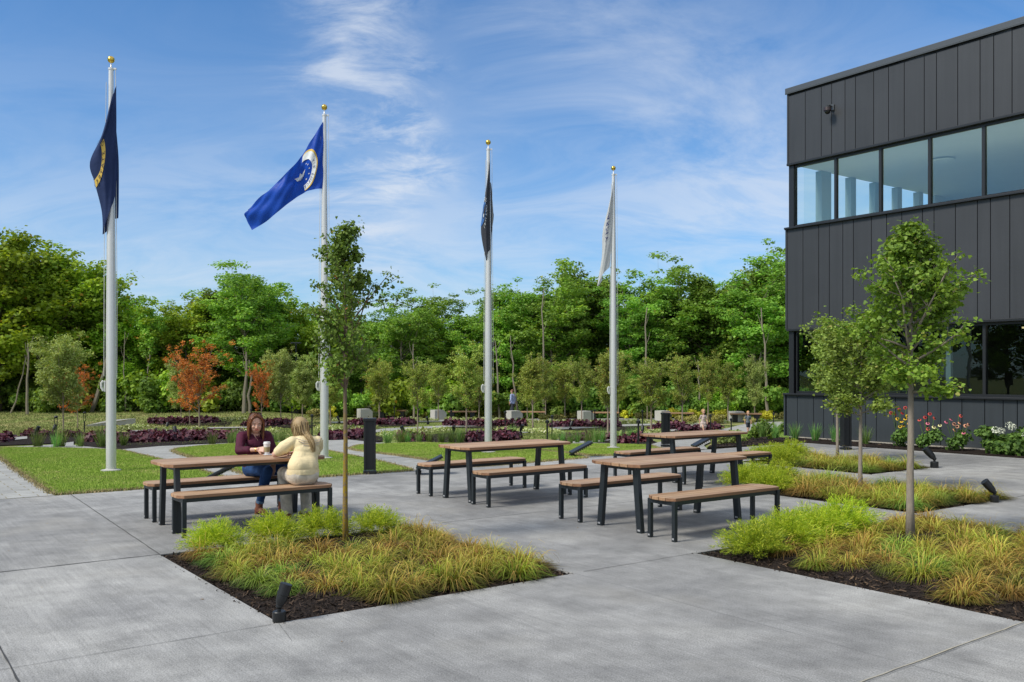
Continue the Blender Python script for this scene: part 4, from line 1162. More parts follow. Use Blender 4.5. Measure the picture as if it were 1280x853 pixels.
FRONT = [(-30, 300, 'maple', 60), (-2, 272, 'maple', 58), (30, 318, 'dark', 61), (58, 308, 'maple', 59), (98, 318, 'maple', 60), (128, 345, 'maple', 62), (160, 380, 'maple', 60), (185, 372, 'slim', 58), (206, 380, 'maple', 62),
         (232, 372, 'maple', 60), (262, 365, 'dark', 62), (308, 328, 'locust', 58), (318, 345, 'dark', 61), (350, 372, 'maple', 62), (385, 385, 'maple', 61), (412, 372, 'locust', 64), (452, 380, 'locust', 62),
         (500, 368, 'locust', 60), (535, 362, 'locust', 63), (590, 362, 'locust', 62), (628, 368, 'dark', 64), (655, 355, 'locust', 61), (688, 328, 'locust', 60), (716, 330, 'slim', 62),
         (735, 345, 'dark', 64), (762, 338, 'slim', 63), (790, 355, 'locust', 61), (822, 345, 'locust', 63), (850, 320, 'locust', 62), (884, 348, 'dark', 62), (905, 352, 'locust', 64), (942, 320, 'locust', 59), (965, 335, 'dark', 62),
         (990, 306, 'locust', 63), (1030, 330, 'maple', 62), (1075, 335, 'dark', 64), (1120, 340, 'maple', 62), (1180, 335, 'locust', 63), (1240, 345, 'maple', 63)]
where = lambda px: ('beyond the left field edge' if px < 40 else 'behind the left rust tree' if px < 125 else 'right of the leftmost flagpole' if px < 200 else 'behind the large orange tree' if px < 285 else
                    'behind the seated women' if px < 400 else 'between second and third flagpoles' if px < 600 else 'between third and fourth flagpoles' if px < 760 else
                    'behind the running girl' if px < 905 else 'next to the dark building' if px < 990 else 'hidden behind the dark building')
cnt = {}
rngF = random.Random(5)
for i, (px, ty, kd, Y) in enumerate(FRONT):
    X = (px - 640) * Y / FOC; z = ground_z(X, Y) - .08
    top = EYE + (HORIZON - ty) * Y / FOC; s = (top - z) / 10.0
    ms = FT[kd]; me = ms[i % len(ms)]
    w_ = 1.0 if kd != 'slim' else .8
    cnt[(kd, where(px))] = cnt.get((kd, where(px)), 0) + 1
    k = cnt[(kd, where(px))]
    size_ = 'towering' if ty < 325 else 'tall' if ty < 350 else 'mid height' if ty < 370 else 'lower'
    plant_tree('forest_tree', me, (X, Y, z), rngF.uniform(0, 6.28), (s * w_, s * w_, s), '%s %s %s%s' % (size_, KIND[kd], where(px), '' if k == 1 else ', ' + ['', '', 'second', 'third', 'fourth', 'fifth', 'sixth'][k] + ' such'), 'tree', 'forest trees along the back edge')
BACK = [(-60, 330, 'dark'), (-15, 335, 'maple'), (45, 338, 'dark'), (85, 345, 'maple'), (120, 370, 'dark'), (150, 395, 'maple'), (195, 400, 'dark'), (240, 392, 'dark'), (285, 372, 'maple'), (335, 378, 'dark'), (370, 398, 'maple'), (400, 405, 'dark'),
        (435, 402, 'dark'), (475, 400, 'dark'), (520, 395, 'dark'), (560, 405, 'maple'), (608, 395, 'dark'), (642, 388, 'dark'), (672, 375, 'maple'), (704, 372, 'dark'), (745, 372, 'dark'), (778, 378, 'maple'), (808, 372, 'dark'), (838, 370, 'dark'), (868, 366, 'maple'), (895, 372, 'dark'), (928, 360, 'dark'), (955, 355, 'maple'), (980, 345, 'dark'), (1010, 350, 'dark')]
for i, (px, ty, kd) in enumerate(BACK):
    Y = 69 + (i % 3) * 2.5; X = (px - 640) * Y / FOC; z = ground_z(X, Y) - .1
    top = EYE + (HORIZON - ty) * Y / FOC; s = (top - z) / 10.0
    plant_tree('forest_tree', FT[kd][i % 2], (X, Y, z), i * 1.7, (s * 1.15, s * 1.15, s), 'shaded %s crown in the second row %s' % ({'dark': 'deep green', 'maple': 'maple'}[kd], where(px)), 'tree', 'second row of the forest, ' + where(px))
for i in range(9):
    Y = -4 + i * 7.0; X = -44 - (i % 2) * 4; kd = ('maple', 'dark')[i % 2]; z = ground_z(X, Y) - .1
    plant_tree('forest_tree', FT[kd][i % 2], (X, Y, z), i * 2.2, (1.3, 1.3, 1.15), '%s mirrored in the dark lower windows' % KIND[kd], 'tree', 'trees mirrored in the lower windows, ' + kd)
# a far off mass of woodland closing the gaps low down
rs = np.random.RandomState(8); n = 60000
P = np.stack([rs.uniform(-60, 55, n), rs.uniform(78, 90, n), rs.uniform(-1, 5.2, n) * (0.75 + .25 * np.sin(np.arange(n) * .0))], 1)
P[:, 2] *= .8 + .2 * np.sin(P[:, 0] * .7) * np.sin(P[:, 0] * .23)
V, F = leaf_cloud(P, np.tile([0, -.5, .5], (n, 1)), .62, rs)
tag(inst('woods', npmesh('woods', V, F, LF['dark'])), 'dark woodland seen low between the trunks', 'woods', kind='stuff')
# slender leaning bare trunks in the forest edge
def pole_tree(px0, y0, px1, y1, Y, r_, lb):
    X0 = (px0 - 640) * Y / FOC; X1 = (px1 - 640) * Y / FOC; z = ground_z(X0, Y) - .1; z1 = EYE + (HORIZON - y1) * Y / FOC
    rng = random.Random(int(px0 * 7)); t = empty('bare_tree', (X0, Y, z), 0, lb, 'tree', 'thin bare trunks at the forest edge')
    m = MB(); pts = [Vector(((X1 - X0) * k / 6 + rng.gauss(0, .05), 0, (z1 - z) * k / 6)) for k in range(7)]; m.tube(pts, [r_ * (1 - .11 * k) for k in range(7)], 6); m.build('trunk', BK['pale'], t, True)
    for k in (4, 5):
        s = rng.choice((-1, 1)); b = MB(); b.tube([pts[k], pts[k] + Vector((s * .15, 0, .4)), pts[k] + Vector((s * .25, .1, .8))], [r_ * .25, r_ * .15, .008], 5); b.build('branch', BK['pale'], t, True)
for p in ((14, 512, 42, 420, 56, .06, 'thin bare trunk leaning right at the far left'), (34, 510, 34, 430, 55, .10, 'straight pale trunk left of the green pear tree'), (115, 505, 136, 440, 57, .16, 'thick leaning grey trunk behind the leftmost flagpole'),
          (157, 514, 155, 415, 57, .05, 'thin trunk right of the leftmost flagpole'), (304, 512, 308, 440, 56, .13, 'pair of straight brown trunks, left one, behind the woman in burgundy'), (312, 512, 313, 450, 56.5, .10, 'pair of straight brown trunks, right one, behind the woman in burgundy'),
          (518, 515, 517, 430, 56, .07, 'straight pale trunk left of the third flagpole'), (625, 514, 620, 425, 56.5, .08, 'straight trunk just left of the walking man'), (648, 518, 638, 420, 56, .07, 'leaning pale trunk right of the walking man'),
          (680, 520, 679, 360, 56, .08, 'long pale trunk between the third and fourth flagpoles'), (806, 500, 808, 385, 57, .09, 'pale upright trunk left of the rear bollard'), (960, 520, 952, 385, 56, .10, 'pale forked trunk near the dark building'),
          (877, 520, 872, 450, 57, .07, 'thin trunk behind the running girl'), (865, 520, 850, 455, 57.5, .05, 'leaning thin trunk left of the running girl'), (944, 518, 950, 440, 57, .06, 'thin trunk behind the small boy')):
    pole_tree(*p)
# understory shrubs at the forest foot
def bush_mesh(seed, mat, n=1500, leaf=.16, w=1.0, h=1.0, lobes=7):
    rs = np.random.RandomState(seed); P = []; Nn = []
    for k in range(lobes):
        c = np.array([rs.uniform(-.6, .6) * w, rs.uniform(-.4, .4) * w, rs.uniform(.2, .75) * h]); g = rs.normal(0, 1, (n // lobes, 3)); g /= np.linalg.norm(g, axis=1)[:, None]
        P.append(c + g * rs.uniform(.4, 1, (n // lobes, 1)) * np.array([.5 * w, .45 * w, .36 * h]) * rs.uniform(.6, 1.1)); Nn.append(g + [0, 0, .5])
    P = np.concatenate(P); P[:, 2] = np.maximum(P[:, 2], .03); V, F = leaf_cloud(P, np.concatenate(Nn), leaf, rs)
    return npmesh('bush', V, F, mat)
UB = [bush_mesh(1, LF['dark'], 2200, .19, 1.4, 1.7), bush_mesh(2, LF['locust'], 2200, .19, 1.5, 1.6), bush_mesh(3, LF['yellow'], 1500, .22, 1.2, 1.9), bush_mesh(4, LF['maple'], 2000, .2, 1.5, 2.0)]
rng = random.Random(77)
k = 0
for i in range(58):
    px = -20 + i * 18.2 + rng.uniform(-7, 7)
    kd = rng.choice((0, 0, 1, 1, 3) if px > 250 else (0, 1, 2, 3, 2))
    Y = rng.uniform(56.5, 59.5); X = (px - 640) * Y / FOC; z = ground_z(X, Y) - .08
    tag(inst('shrub', UB[kd], None, (X, Y, z), rng.uniform(0, 6.28), rng.uniform(.75, 1.45)), '%s shrub at the foot of the forest %s' % (['deep green', 'fresh green', 'yellow green', 'mid green'][kd], where(px)), 'shrub', 'shrubs at the forest foot')

# --- young ornamental pears in the garden rows
vase = lambda t: .45 + .75 * math.sin(math.pi * (t * .70 + .16))
PE = [tree(101 + i, 4.0, 1.70, .80, vase, 24, .060, .095, 80, .25, (BK['young'], LF['pear']), 'oval', upang=(42, 70), sub=4, flat=.95, inner=.0, wig=.015, stray=.9) for i in range(4)]
PG = [tree(121 + i, 4.0, 1.30, .98, vase, 26, .045, .11, 100, .30, (BK['young'], LF['greenpear']), 'oval', upang=(40, 68), sub=4, flat=.95, inner=.0, wig=.02, stray=.9) for i in range(2)]
PRu = [tree(141 + i, 4.0, 1.3, 1.05, lambda t: .75 + .35 * math.sin(math.pi * t), 22, .045, .090, 52, .16, (BK['young'], LF['rust']), 'oval', upang=(52, 74), sub=4, flat=1.6, inner=.0, wig=.02, stray=.7) for i in range(3)]
YT = [(79, 541, 413, 62, 'g', 'tall pale green pear tree left of the small rust tree'), (97, 535, 449, 42, 'r', 'small rust coloured tree beside the pale green pear tree'),
      (226, 528, 449, 42, 'g', 'pale green pear tree left of the large orange tree'), (237, 531, 450, 30, 'r', 'narrow rust tree partly hidden by the large orange tree'), (249, 538, 421, 66, 'r', 'large orange leaved tree right of the leftmost flagpole'),
      (327, 529, 447, 34, 'r', 'small orange leaved tree behind the woman in burgundy'), (351, 529, 432, 40, 'g', 'olive green young tree between the two women, farther back'), (378, 523, 440, 38, 'g', 'olive green young tree left of the second flagpole'),
      (413, 536, 452, 40, 'p', 'olive young tree right of the second flagpole'), (474, 529, 446, 44, 'p', 'olive young tree in front of the leftmost garden bench'), (522, 541, 446, 40, 'p', 'olive young tree midway between second and third flagpoles'),
      (548, 525, 449, 34, 'p', 'olive young tree by the second cast block'), (583, 544, 425, 54, 'p', 'large olive young tree just left of the third flagpole'), (599, 529, 455, 34, 'p', 'olive young tree tucked behind the third flagpole'),
      (666, 536, 438, 48, 'p', 'olive young tree right of the walking man'), (659, 527, 462, 34, 'p', 'smaller olive tree beside the walking man'), (682, 525, 449, 30, 'p', 'olive young tree behind the fifth garden light'),
      (706, 524, 450, 32, 'p', 'light olive young tree behind the timber bench'), (727, 531, 443, 40, 'p', 'olive young tree by the fourth cast block'), (760, 545, 432, 52, 'p', 'large olive young tree just left of the fourth flagpole'),
      (773, 525, 455, 36, 'p', 'olive young tree tucked behind the fourth flagpole'), (809, 525, 452, 30, 'p', 'smaller olive tree left of the rear bollard, farther back'), (814, 541, 443, 54, 'p', 'large olive young tree left of the rear bollard'),
      (853, 533, 438, 40, 'p', 'olive young tree right of the rear bollard'), (885, 529, 436, 36, 'p', 'olive young tree above the running girl'), (910, 526, 450, 34, 'p', 'olive young tree by the last cast block'), (943, 526, 443, 28, 'g', 'narrow green young tree behind the small boy')]
for i, (px, yb, ty, wpx, kd, lb) in enumerate(YT):
    x, y = survey(px, yb); z = ground_z(x, y) - .05
    H_ = EYE + (HORIZON - ty) * y / FOC - z; s = H_ / 4.0
    me = {'g': PG, 'p': PE, 'r': PRu}[kd][i % (2 if kd == 'g' else 4 if kd == 'p' else 3)]
    wr = (wpx * y / FOC) / WID[me[1].name] / s; wr = max(.36, min(1.0, wr * (.64 if kd == 'p' else .76))); s *= .955
    plant_tree('young_tree', me, (x, y, z), i * 2.1, (s * wr, s * wr, s), lb, 'tree', 'young trees in the garden rows')

# --- the four trees in the plaza beds
g1 = tree(201, 3.22, 1.50, .60, lambda t: (.55 + 2.2 * t) if t < .25 else 1.10 * (1 - (t - .25) / .75) ** 1.25 + .10, 44, .034, .043, 66, .120, (BK['ginkgo'], LF['ginkgo']), 'fan', upang=(5, 50), sub=3, flat=.85, inner=.0, wig=.012, stray=1.2)
g2 = tree(203, 2.85, 1.35, .62, lambda t: .75 + .45 * math.sin(math.pi * t) - .45 * t, 30, .032, .054, 74, .16, (BK['ginkgo'], LF['ginkgo_l']), 'fan', upang=(10, 50), sub=3, flat=.85, inner=.0, wig=.012, stray=1.2)
g3 = tree(207, 3.23, 1.52, .43, lambda t: (.65 + 1.3 * t) if t < .35 else 1.10 * (1 - (t - .35) / .65) ** 1.4 + .12, 38, .028, .042, 36, .10, (BK['lichen'], LF['oak']), 'fan', upang=(15, 60), sub=3, flat=.9, inner=.0, wig=.012, stray=1.6)
def px_tree(me, u, v, rz, sc, lb, width=None):
    if width: w_ = width / WID[me[1].name]; sc = (w_, w_, sc if not hasattr(sc, '__len__') else sc[2])
    x, y = xy(u, v); return plant_tree('young_tree', me, (x, y, .02), rz, sc, lb, 'tree', 'young trees in the plaza beds')
px_tree(g3, 4.05, 8.39, .4, 1.0, 'slim young tree with lichen stained trunk in the left mulch bed', .52)
px_tree(g1, 8.76, 5.12, 1.2, 1.0, 'young fan leaved tree in the nearest right mulch bed', .80)
px_tree(g2, 12.1, 7.85, 2.2, (1.0, 1.0, .90), 'light green young tree in the second right bed', .84)
px_tree(g2, 16.0, 10.9, 4.0, (1.02, 1.02, 1.0), 'light green young tree in the third right bed', .84)
tie = simple('green_tree_tie', (.02, .25, .16), .6)

# --- sedge clumps, gold shrubs, tufts
def clump(seed, n, L, w, spread, mat, droop=1.0, seg=4, base=.05, up=.35, name='sedge'):
    rs = np.random.RandomState(seed); V = []; F = []
    for i in range(n):
        az = rs.uniform(0, 2 * math.pi); el = math.acos(rs.uniform(up, 1.0)); l = L * rs.uniform(.55, 1.15); br = base * math.sqrt(rs.rand())
        p = np.array([br * math.cos(az + rs.normal(0, .6)), br * math.sin(az + rs.normal(0, .6)), 0]); d = np.array([math.sin(el) * math.cos(az) * spread, math.sin(el) * math.sin(az) * spread, math.cos(el)]); d /= np.linalg.norm(d)
        side = np.array([-math.sin(az + rs.normal(0, .4)), math.cos(az), rs.normal(0, .2)]); b = len(V)
        for k in range(seg + 1):
            t = k / seg; ww = w * (1 - t * .85) * .5
            V.append(p - side * ww); V.append(p + side * ww)
            d = d + np.array([rs.normal(0, .05), rs.normal(0, .05), -droop * .34 * (.3 + t)]) ; d /= np.linalg.norm(d); p = p + d * l / seg
            if p[2] < .004: p[2] = .004
        for k in range(seg): F.append((b + 2 * k, b + 2 * k + 1, b + 2 * k + 3, b + 2 * k + 2))
    V = np.array(V)
    if name == 'sedge': V *= [1.0, 1.0, .95]
    return npmesh(name, V, np.array(F), mat)
def blade_mat(name, c1, c2, c3, p3):
    return leaf_mat(name, c1, c2, c3, p3, .3, .55, .3, *((.20, (.64, .50, .12)) if name.startswith('sedge') else ()))  # sedge blades carry painted base shade below golden tips
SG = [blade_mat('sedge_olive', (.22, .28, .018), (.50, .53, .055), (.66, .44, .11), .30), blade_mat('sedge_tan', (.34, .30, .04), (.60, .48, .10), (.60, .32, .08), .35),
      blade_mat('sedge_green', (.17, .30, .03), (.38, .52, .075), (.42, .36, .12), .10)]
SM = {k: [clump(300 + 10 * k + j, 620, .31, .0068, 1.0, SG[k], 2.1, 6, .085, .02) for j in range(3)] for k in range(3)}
GM = leaf_mat('gold_needles', (.15, .24, .015), (.42, .52, .035), (.56, .58, .07), .2, .4, .12, .3, .22)  # shaded shrub interior painted by height
def gold_mesh(seed, w=.42, h=.46):
    rs = np.random.RandomState(seed); P = []; D = []
    for i in range(210):
        az = rs.uniform(0, 6.283); el = rs.uniform(.05, 1.35); d = np.array([math.cos(az) * math.cos(el), math.sin(az) * math.cos(el), math.sin(el)])
        L_ = rs.uniform(.75, 1.12); p = np.array([0, 0, .05]); dd = d.copy()
        for k in range(9):
            dd = dd + np.array([rs.normal(0, .10), rs.normal(0, .10), -.05 if k > 5 else .02]); dd /= np.linalg.norm(dd)
            p = p + dd * np.array([w, w, h]) * L_ / 9
            if k >= 3:
                for q in range(7): P.append(p + rs.normal(0, .016, 3)); D.append(dd + rs.normal(0, .5, 3))
    P = np.array(P); D = np.array(D); D /= np.linalg.norm(D, axis=1)[:, None]; P[:, 2] = np.maximum(P[:, 2], .01)
    S = np.cross(D, rs.normal(0, 1, P.shape)); S /= np.linalg.norm(S, axis=1)[:, None]
    l = rs.uniform(.025, .055, (len(P), 1)); ww = .0035
    V = np.stack([P - S * ww, P + S * ww, P + D * l + S * ww * .4, P + D * l - S * ww * .4], 1).reshape(-1, 3)
    return npmesh('gold_shrub', V, np.arange(len(V)).reshape(-1, 4), GM)
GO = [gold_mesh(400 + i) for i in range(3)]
bedname = {'left': 'left planting bed', 'front': 'nearest right bed', 'middle': 'second right bed', 'rear': 'third right bed'}
def put(name, me, u, v, sc, rz, lb, cat, grp, z=.0):
    x, y = xy(u, v); return tag(inst(name, me, None, (x, y, z), rz, sc), lb, cat, grp)
rng = random.Random(12)
GOLD = {'left': [(2.88, 8.85), (3.50, 8.87), (4.04, 8.90), (4.63, 8.82)], 'front': [(6.92, 5.62), (7.55, 5.72), (8.12, 5.80), (8.66, 5.82)], 'middle': [(11.0, 9.1), (11.45, 9.2), (11.0, 8.6), (11.9, 9.15)], 'rear': [(14.6, 11.7), (15.1, 11.7), (14.6, 11.1), (15.7, 11.75)]}
GL = ['at the left tip', 'next along the rear edge', 'in the middle of the rear edge', 'toward the right of the rear edge', 'just inside the far edge']
for b, L_ in GOLD.items():
    for i, (u, v) in enumerate(L_):
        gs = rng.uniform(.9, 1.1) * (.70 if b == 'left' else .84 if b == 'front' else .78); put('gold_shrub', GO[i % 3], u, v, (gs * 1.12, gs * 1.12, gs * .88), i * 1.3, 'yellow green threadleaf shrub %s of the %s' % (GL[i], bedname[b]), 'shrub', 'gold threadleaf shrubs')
TREEUV = {'left': (4.05, 8.39), 'front': (8.76, 5.12), 'middle': (12.1, 7.85), 'rear': (16.0, 10.9)}
for b, (ua, ub, va, vb) in BEDS.items():
    st = {'left': .335, 'front': .34, 'middle': .32, 'rear': .33}[b]
    iu = 0; u = ua + .32
    while u < ub - .12:
        v = va + .20 + (iu % 2) * st / 2
        while v < vb - .15:
            uu = u + rng.uniform(-.08, .08); vv = v + rng.uniform(-.08, .08)
            v += st
            if math.dist((uu, vv), TREEUV[b]) < .33: continue
            if any(math.dist((uu, vv), g) < .30 for g in GOLD[b]): continue
            if b == 'left' and (uu - ua < .36 and vv < 7.0) and rng.random() < .5: continue
            if b == 'left' and math.dist((uu, vv), (2.55, 6.3)) < .36: continue
            if b == 'front' and (uu - ua < .45) and rng.random() < .6: continue
            if rng.random() < (.05 if b in ('left', 'front') else .1): continue
            pr = {'left': (.46, .38, .16), 'front': (.38, .50, .12), 'middle': (.45, .15, .40), 'rear': (.6, .12, .28)}[b]
            q = rng.random(); k = 0 if q < pr[0] else 1 if q < pr[0] + pr[1] else 2
            zone = 'near the tree trunk' if math.dist((uu, vv), TREEUV[b]) < .8 else 'along the near edge' if vv - va < .6 or uu - ua < .6 else 'along the far edge' if vb - vv < .7 or ub - uu < .5 else 'in the middle'
            put('sedge_clump', SM[k][rng.randrange(3)], uu, vv, rng.uniform(.80, 1.22) * (1.0 if b in ('left', 'front') else 1.12), rng.uniform(0, 6.28), '%s sedge clump %s of the %s' % (['olive and tan', 'straw coloured', 'fresh green'][k], zone, bedname[b]), 'sedge clump',
                '%s sedge clumps %s of the %s' % (['olive', 'straw', 'green'][k], zone, bedname[b]), .02)
        u += st * .92; iu += 1
# upright green tufts along the garden edge and the building
TU = [clump(500 + j, 110, .44, .012, .55, blade_mat('tuft_green%d' % j, (.08, .17, .03), (.22, .36, .09), (.36, .36, .16), .12), .45, 4, .07, .78) for j in range(2)]
TF = [(47, 558), (70, 558.5), (76, 558), (100, 558), (128, 557.5), (155, 556), (265, 555), (288, 554), (296, 553.5), (345, 554), (353, 553), (485, 554.5), (501, 553.5), (509, 553), (523, 553.5), (537, 554), (552, 553), (565, 553.5), (575, 552.5), (640, 545), (692, 553), (703, 553), (713, 554), (722, 553), (735, 554), (744, 553), (752, 552), (775, 553), (790, 551)]
for i, (px, py) in enumerate(TF):
    x, y = survey(px, py); s = rng.uniform(.9, 1.25) * (1.15 if px < 170 else 1.0)
    zn = 'beside the leftmost lawn' if px < 200 else 'behind the seated women' if px < 400 else 'left of the third flagpole' if px < 600 else 'left of the fourth flagpole' if px < 766 else 'right of the fourth flagpole'
    tag(inst('grass_tuft', TU[i % 2], None, (x, y, ground_z(x, y) - .02), i, s), 'upright green ornamental grass tuft ' + zn, 'grass tuft', 'green grass tufts ' + zn)
for i, (px, py) in enumerate(((953, 556), (970, 556), (994, 557.5), (1019, 559), (1045, 562), (1082, 566))):
    k = (px - 640) / FOC; u = 20.25; v = u * (CT - k * ST) / (ST + k * CT); x, y = xy(u, v)
    tag(inst('grass_tuft', TU[i % 2], None, (x, y, .03), i * 2, (1.1, 1.1, 1.05)), '%s arching grass tuft along the dark building wall, counted from its corner' % ['first', 'second', 'third', 'fourth', 'fifth', 'sixth'][i], 'grass tuft', 'grass tufts along the building')
# burgundy coral bells
BU = leaf_mat('burgundy_leaves', (.035, .008, .016), (.145, .030, .055), (.20, .07, .06), .05, .15, .25, .5)
def rosette(seed):
    rs = np.random.RandomState(seed); n = 110; g = rs.normal(0, 1, (n, 3)); g[:, 2] = np.abs(g[:, 2]); g /= np.linalg.norm(g, axis=1)[:, None]
    P = g * rs.uniform(.5, 1, (n, 1)) * np.array([.25, .25, .19]) + [0, 0, .02]; V, F = leaf_cloud(P, g + [0, 0, .6], .13, rs, 'fan'); return npmesh('coral_bells', V, F, BU)
RO = [rosette(600 + i) for i in range(3)]
ROWS = [((3, 552), (8, 549), 3, 1), ((33, 545), (58, 544), 5, 1), ((84, 546), (97, 544), 3, 1), ((112, 551), (140, 549), 5, 2), ((146, 553), (258, 549), 20, 3), ((270, 548), (300, 547), 6, 2), ((405, 550), (457, 547), 9, 3), ((506, 549), (532, 550), 5, 1), ((586, 551), (640, 549), 10, 3), ((708, 551), (762, 549), 8, 1), ((778, 553), (806, 551), 6, 2),
        ((192, 529.5), (268, 527.5), 17, 1), ((307, 531.5), (362, 530.5), 13, 1), ((438, 530.5), (512, 530), 17, 1), ((560, 531.5), (650, 532), 22, 1), ((692, 533), (768, 533), 18, 1), ((816, 537), (850, 535), 9, 1), ((855, 538), (894, 537), 10, 1)]
for ri, (a, b, n, rows) in enumerate(ROWS):
    zn = ['at the far left path edge', 'beside the left path', 'below the left loop light', 'left of the leftmost flagpole', 'below the large orange tree', 'left of the seated woman', 'right of the blond woman', 'left of the large olive tree', 'around the third flagpole', 'left of the fourth flagpole', 'right of the fourth flagpole',
          'in the far row under the orange tree', 'in the far row behind the women', 'in the far row right of the second flagpole', 'in the far row around the third flagpole', 'in the far row left of the fourth flagpole', 'in the far row beside the bollard', 'in the far row under the running girl'][ri]
    for i in range(n):
        for r_ in range(rows):
            t = (i + rng.uniform(-.3, .3)) / max(1, n - 1); px = a[0] + (b[0] - a[0]) * t; py = a[1] + (b[1] - a[1]) * t - r_ * (2.2 if ri < 11 else 1.2) + rng.uniform(-.5, .5)
            x, y = survey(px, py)
            tag(inst('coral_bells', RO[(i + r_) % 3], None, (x, y, ground_z(x, y) - .01), rng.uniform(0, 6), rng.uniform(.85, 1.3) * (1.0 if ri < 11 else 1.25)), 'burgundy coral bells clump ' + zn, 'plant', 'burgundy coral bells ' + zn)
# pale variegated hosta strips and yellow shrubs
HO = leaf_mat('pale_hosta_leaves', (.22, .29, .08), (.52, .56, .26), (.62, .62, .40), .25, .3, .15, .3)
def hosta(seed):
    rs = np.random.RandomState(seed); n = 70; g = rs.normal(0, 1, (n, 3)); g[:, 2] = np.abs(g[:, 2]) * .6; g /= np.linalg.norm(g, axis=1)[:, None]
    P = g * rs.uniform(.3, 1, (n, 1)) * np.array([.30, .30, .20]) + [0, 0, .02]; V, F = leaf_cloud(P, g + [0, 0, .8], .12, rs, 'oval'); return npmesh('hosta', V, F, HO)
HS = [hosta(620), hosta(621)]
HR = [((480, 544), (500, 543), 4), ((500, 541), (560, 538), 13), ((625, 539), (700, 541), 16), ((185, 540), (255, 538), 16), ((150, 536), (180, 534), 6), ((305, 540), (345, 539), 8), ((420, 527), (470, 526), 10), ((500, 525.5), (545, 526), 10), ((560, 525), (640, 526), 15), ((650, 527), (730, 528), 14), ((740, 529), (815, 528), 14), ((780, 545), (830, 541), 12), ((400, 537), (470, 535), 10), ((860, 529), (905, 528), 9), ((210, 524), (300, 525), 12), ((820, 534), (860, 531), 8)]
HZ = ['left of the third flagpole', 'between second and third flagpoles', 'behind the middle table', 'under the large orange tree', 'right of the leftmost flagpole', 'behind the burgundy woman', 'by the leftmost cast block', 'by the second cast block', 'by the third cast block', 'right of the walking man', 'by the fourth flagpole', 'left of the rear bollard', 'right of the second flagpole', 'behind the running girl', 'on the field edge', 'beside the rear bollard']
for ri, (a, b, n) in enumerate(HR):
    for i in range(n):
        t = (i + rng.uniform(-.3, .3)) / max(1, n - 1); x, y = survey(a[0] + (b[0] - a[0]) * t, a[1] + (b[1] - a[1]) * t + rng.uniform(-.6, .6))
        tag(inst('hosta', HS[i % 2], None, (x, y, ground_z(x, y) - .02), i, rng.uniform(.8, 1.25)), 'pale variegated hosta ' + HZ[ri], 'plant', 'pale hostas ' + HZ[ri])
YL_ = leaf_mat('yellow_shrub_leaves', (.36, .38, .03), (.75, .72, .08), None, 0, .35, .15, .3)
YB = bush_mesh(9, YL_, 900, .09, .55, .62, 6); OB = bush_mesh(10, leaf_mat('straw_shrub', (.26, .25, .07), (.46, .42, .14), None, 0, .3, .15), 900, .09, .6, .5, 6)
for i, (px, py, kd) in enumerate(((413, 521, 0), (448, 520, 0), (496, 522, 0), (517, 521, 0), (530, 522, 1), (537, 522, 1), (560, 522, 0), (579, 522, 0), (603, 522, 0), (627, 522, 1), (632, 522, 1), (622, 522, 1), (669, 522, 0), (694, 522, 0), (705, 523, 1), (714, 523, 1), (721, 523, 1), (755, 522, 0), (781, 523, 0), (789, 523, 0), (800, 524, 1), (808, 524, 1), (841, 523, 0), (870, 524, 0), (865, 524, 0), (894, 525, 1), (902, 525, 0), (961, 526, 0), (956, 526, 0), (976, 524, 1),
                   (392, 521, 1), (402, 521, 1), (840, 530, 1), (850, 530, 1), (860, 530, 1), (890, 529, 1), (900, 529, 1), (940, 530, 1), (700, 526, 1), (680, 526, 1))):
    x, y = survey(px, py)
    zn = 'left of the first block' if px < 455 else 'between first and second blocks' if px < 540 else 'between second and third blocks' if px < 640 else 'between third and fourth blocks' if px < 725 else 'between fourth and fifth blocks' if px < 830 else 'right of the rear bollard' if px < 910 else 'near the building corner'
    tag(inst('shrub', (YB, OB)[kd], None, (x, y, ground_z(x, y) - .03), i, rng.uniform(.85, 1.15)), ('bright yellow' if kd == 0 else 'straw toned') + ' low shrub ' + zn, 'shrub', 'low shrubs %s, tone %s' % (zn, 'yellow' if kd == 0 else 'straw'))
# green shrubs on the bank
SB = bush_mesh(14, LF['dark'], 700, .085, .42, .6, 6); SL = bush_mesh(15, LF['greenpear'], 700, .07, .5, .35, 6)
for px, py, me, sc, lb in ((952, 551, SB, 1.15, 'dark green leafy shrub on the mulch bank by the path'), (943, 551, SB, .6, 'small dark green plant beside the bank shrub'), (983, 545, SB, 1.0, 'dark green shrub at the building corner'),
                       (918, 553, SL, 1.0, 'low light green plant at the bank foot, right one'), (908, 555, SL, 1.1, 'low light green plant at the bank foot, middle one'), (897, 556, SL, 1.0, 'low light green plant at the bank foot, left one')):
    x, y = survey(px, py); tag(inst('shrub', me, None, (x, y, ground_z(x, y) + .02), px, sc), lb, 'shrub')
rs = np.random.RandomState(44); P = np.stack([rs.uniform(-7, 8, 90), rs.uniform(5.3, 15, 90), np.full(90, .006)], 1)
P = np.array([p for p in P if 14.3 > uv(p[0], p[1])[1]]); V, F = leaf_cloud(P, np.tile([0, 0, 6.0], (len(P), 1)), .028, rs, 'oval')
tag(inst('fallen_leaves', npmesh('fallen_leaves', V, F, leaf_mat('dry_leaf', (.18, .10, .04), (.36, .26, .10), None, 0, .1))), 'tiny dry leaves scattered on the concrete', 'fallen leaves', kind='stuff')
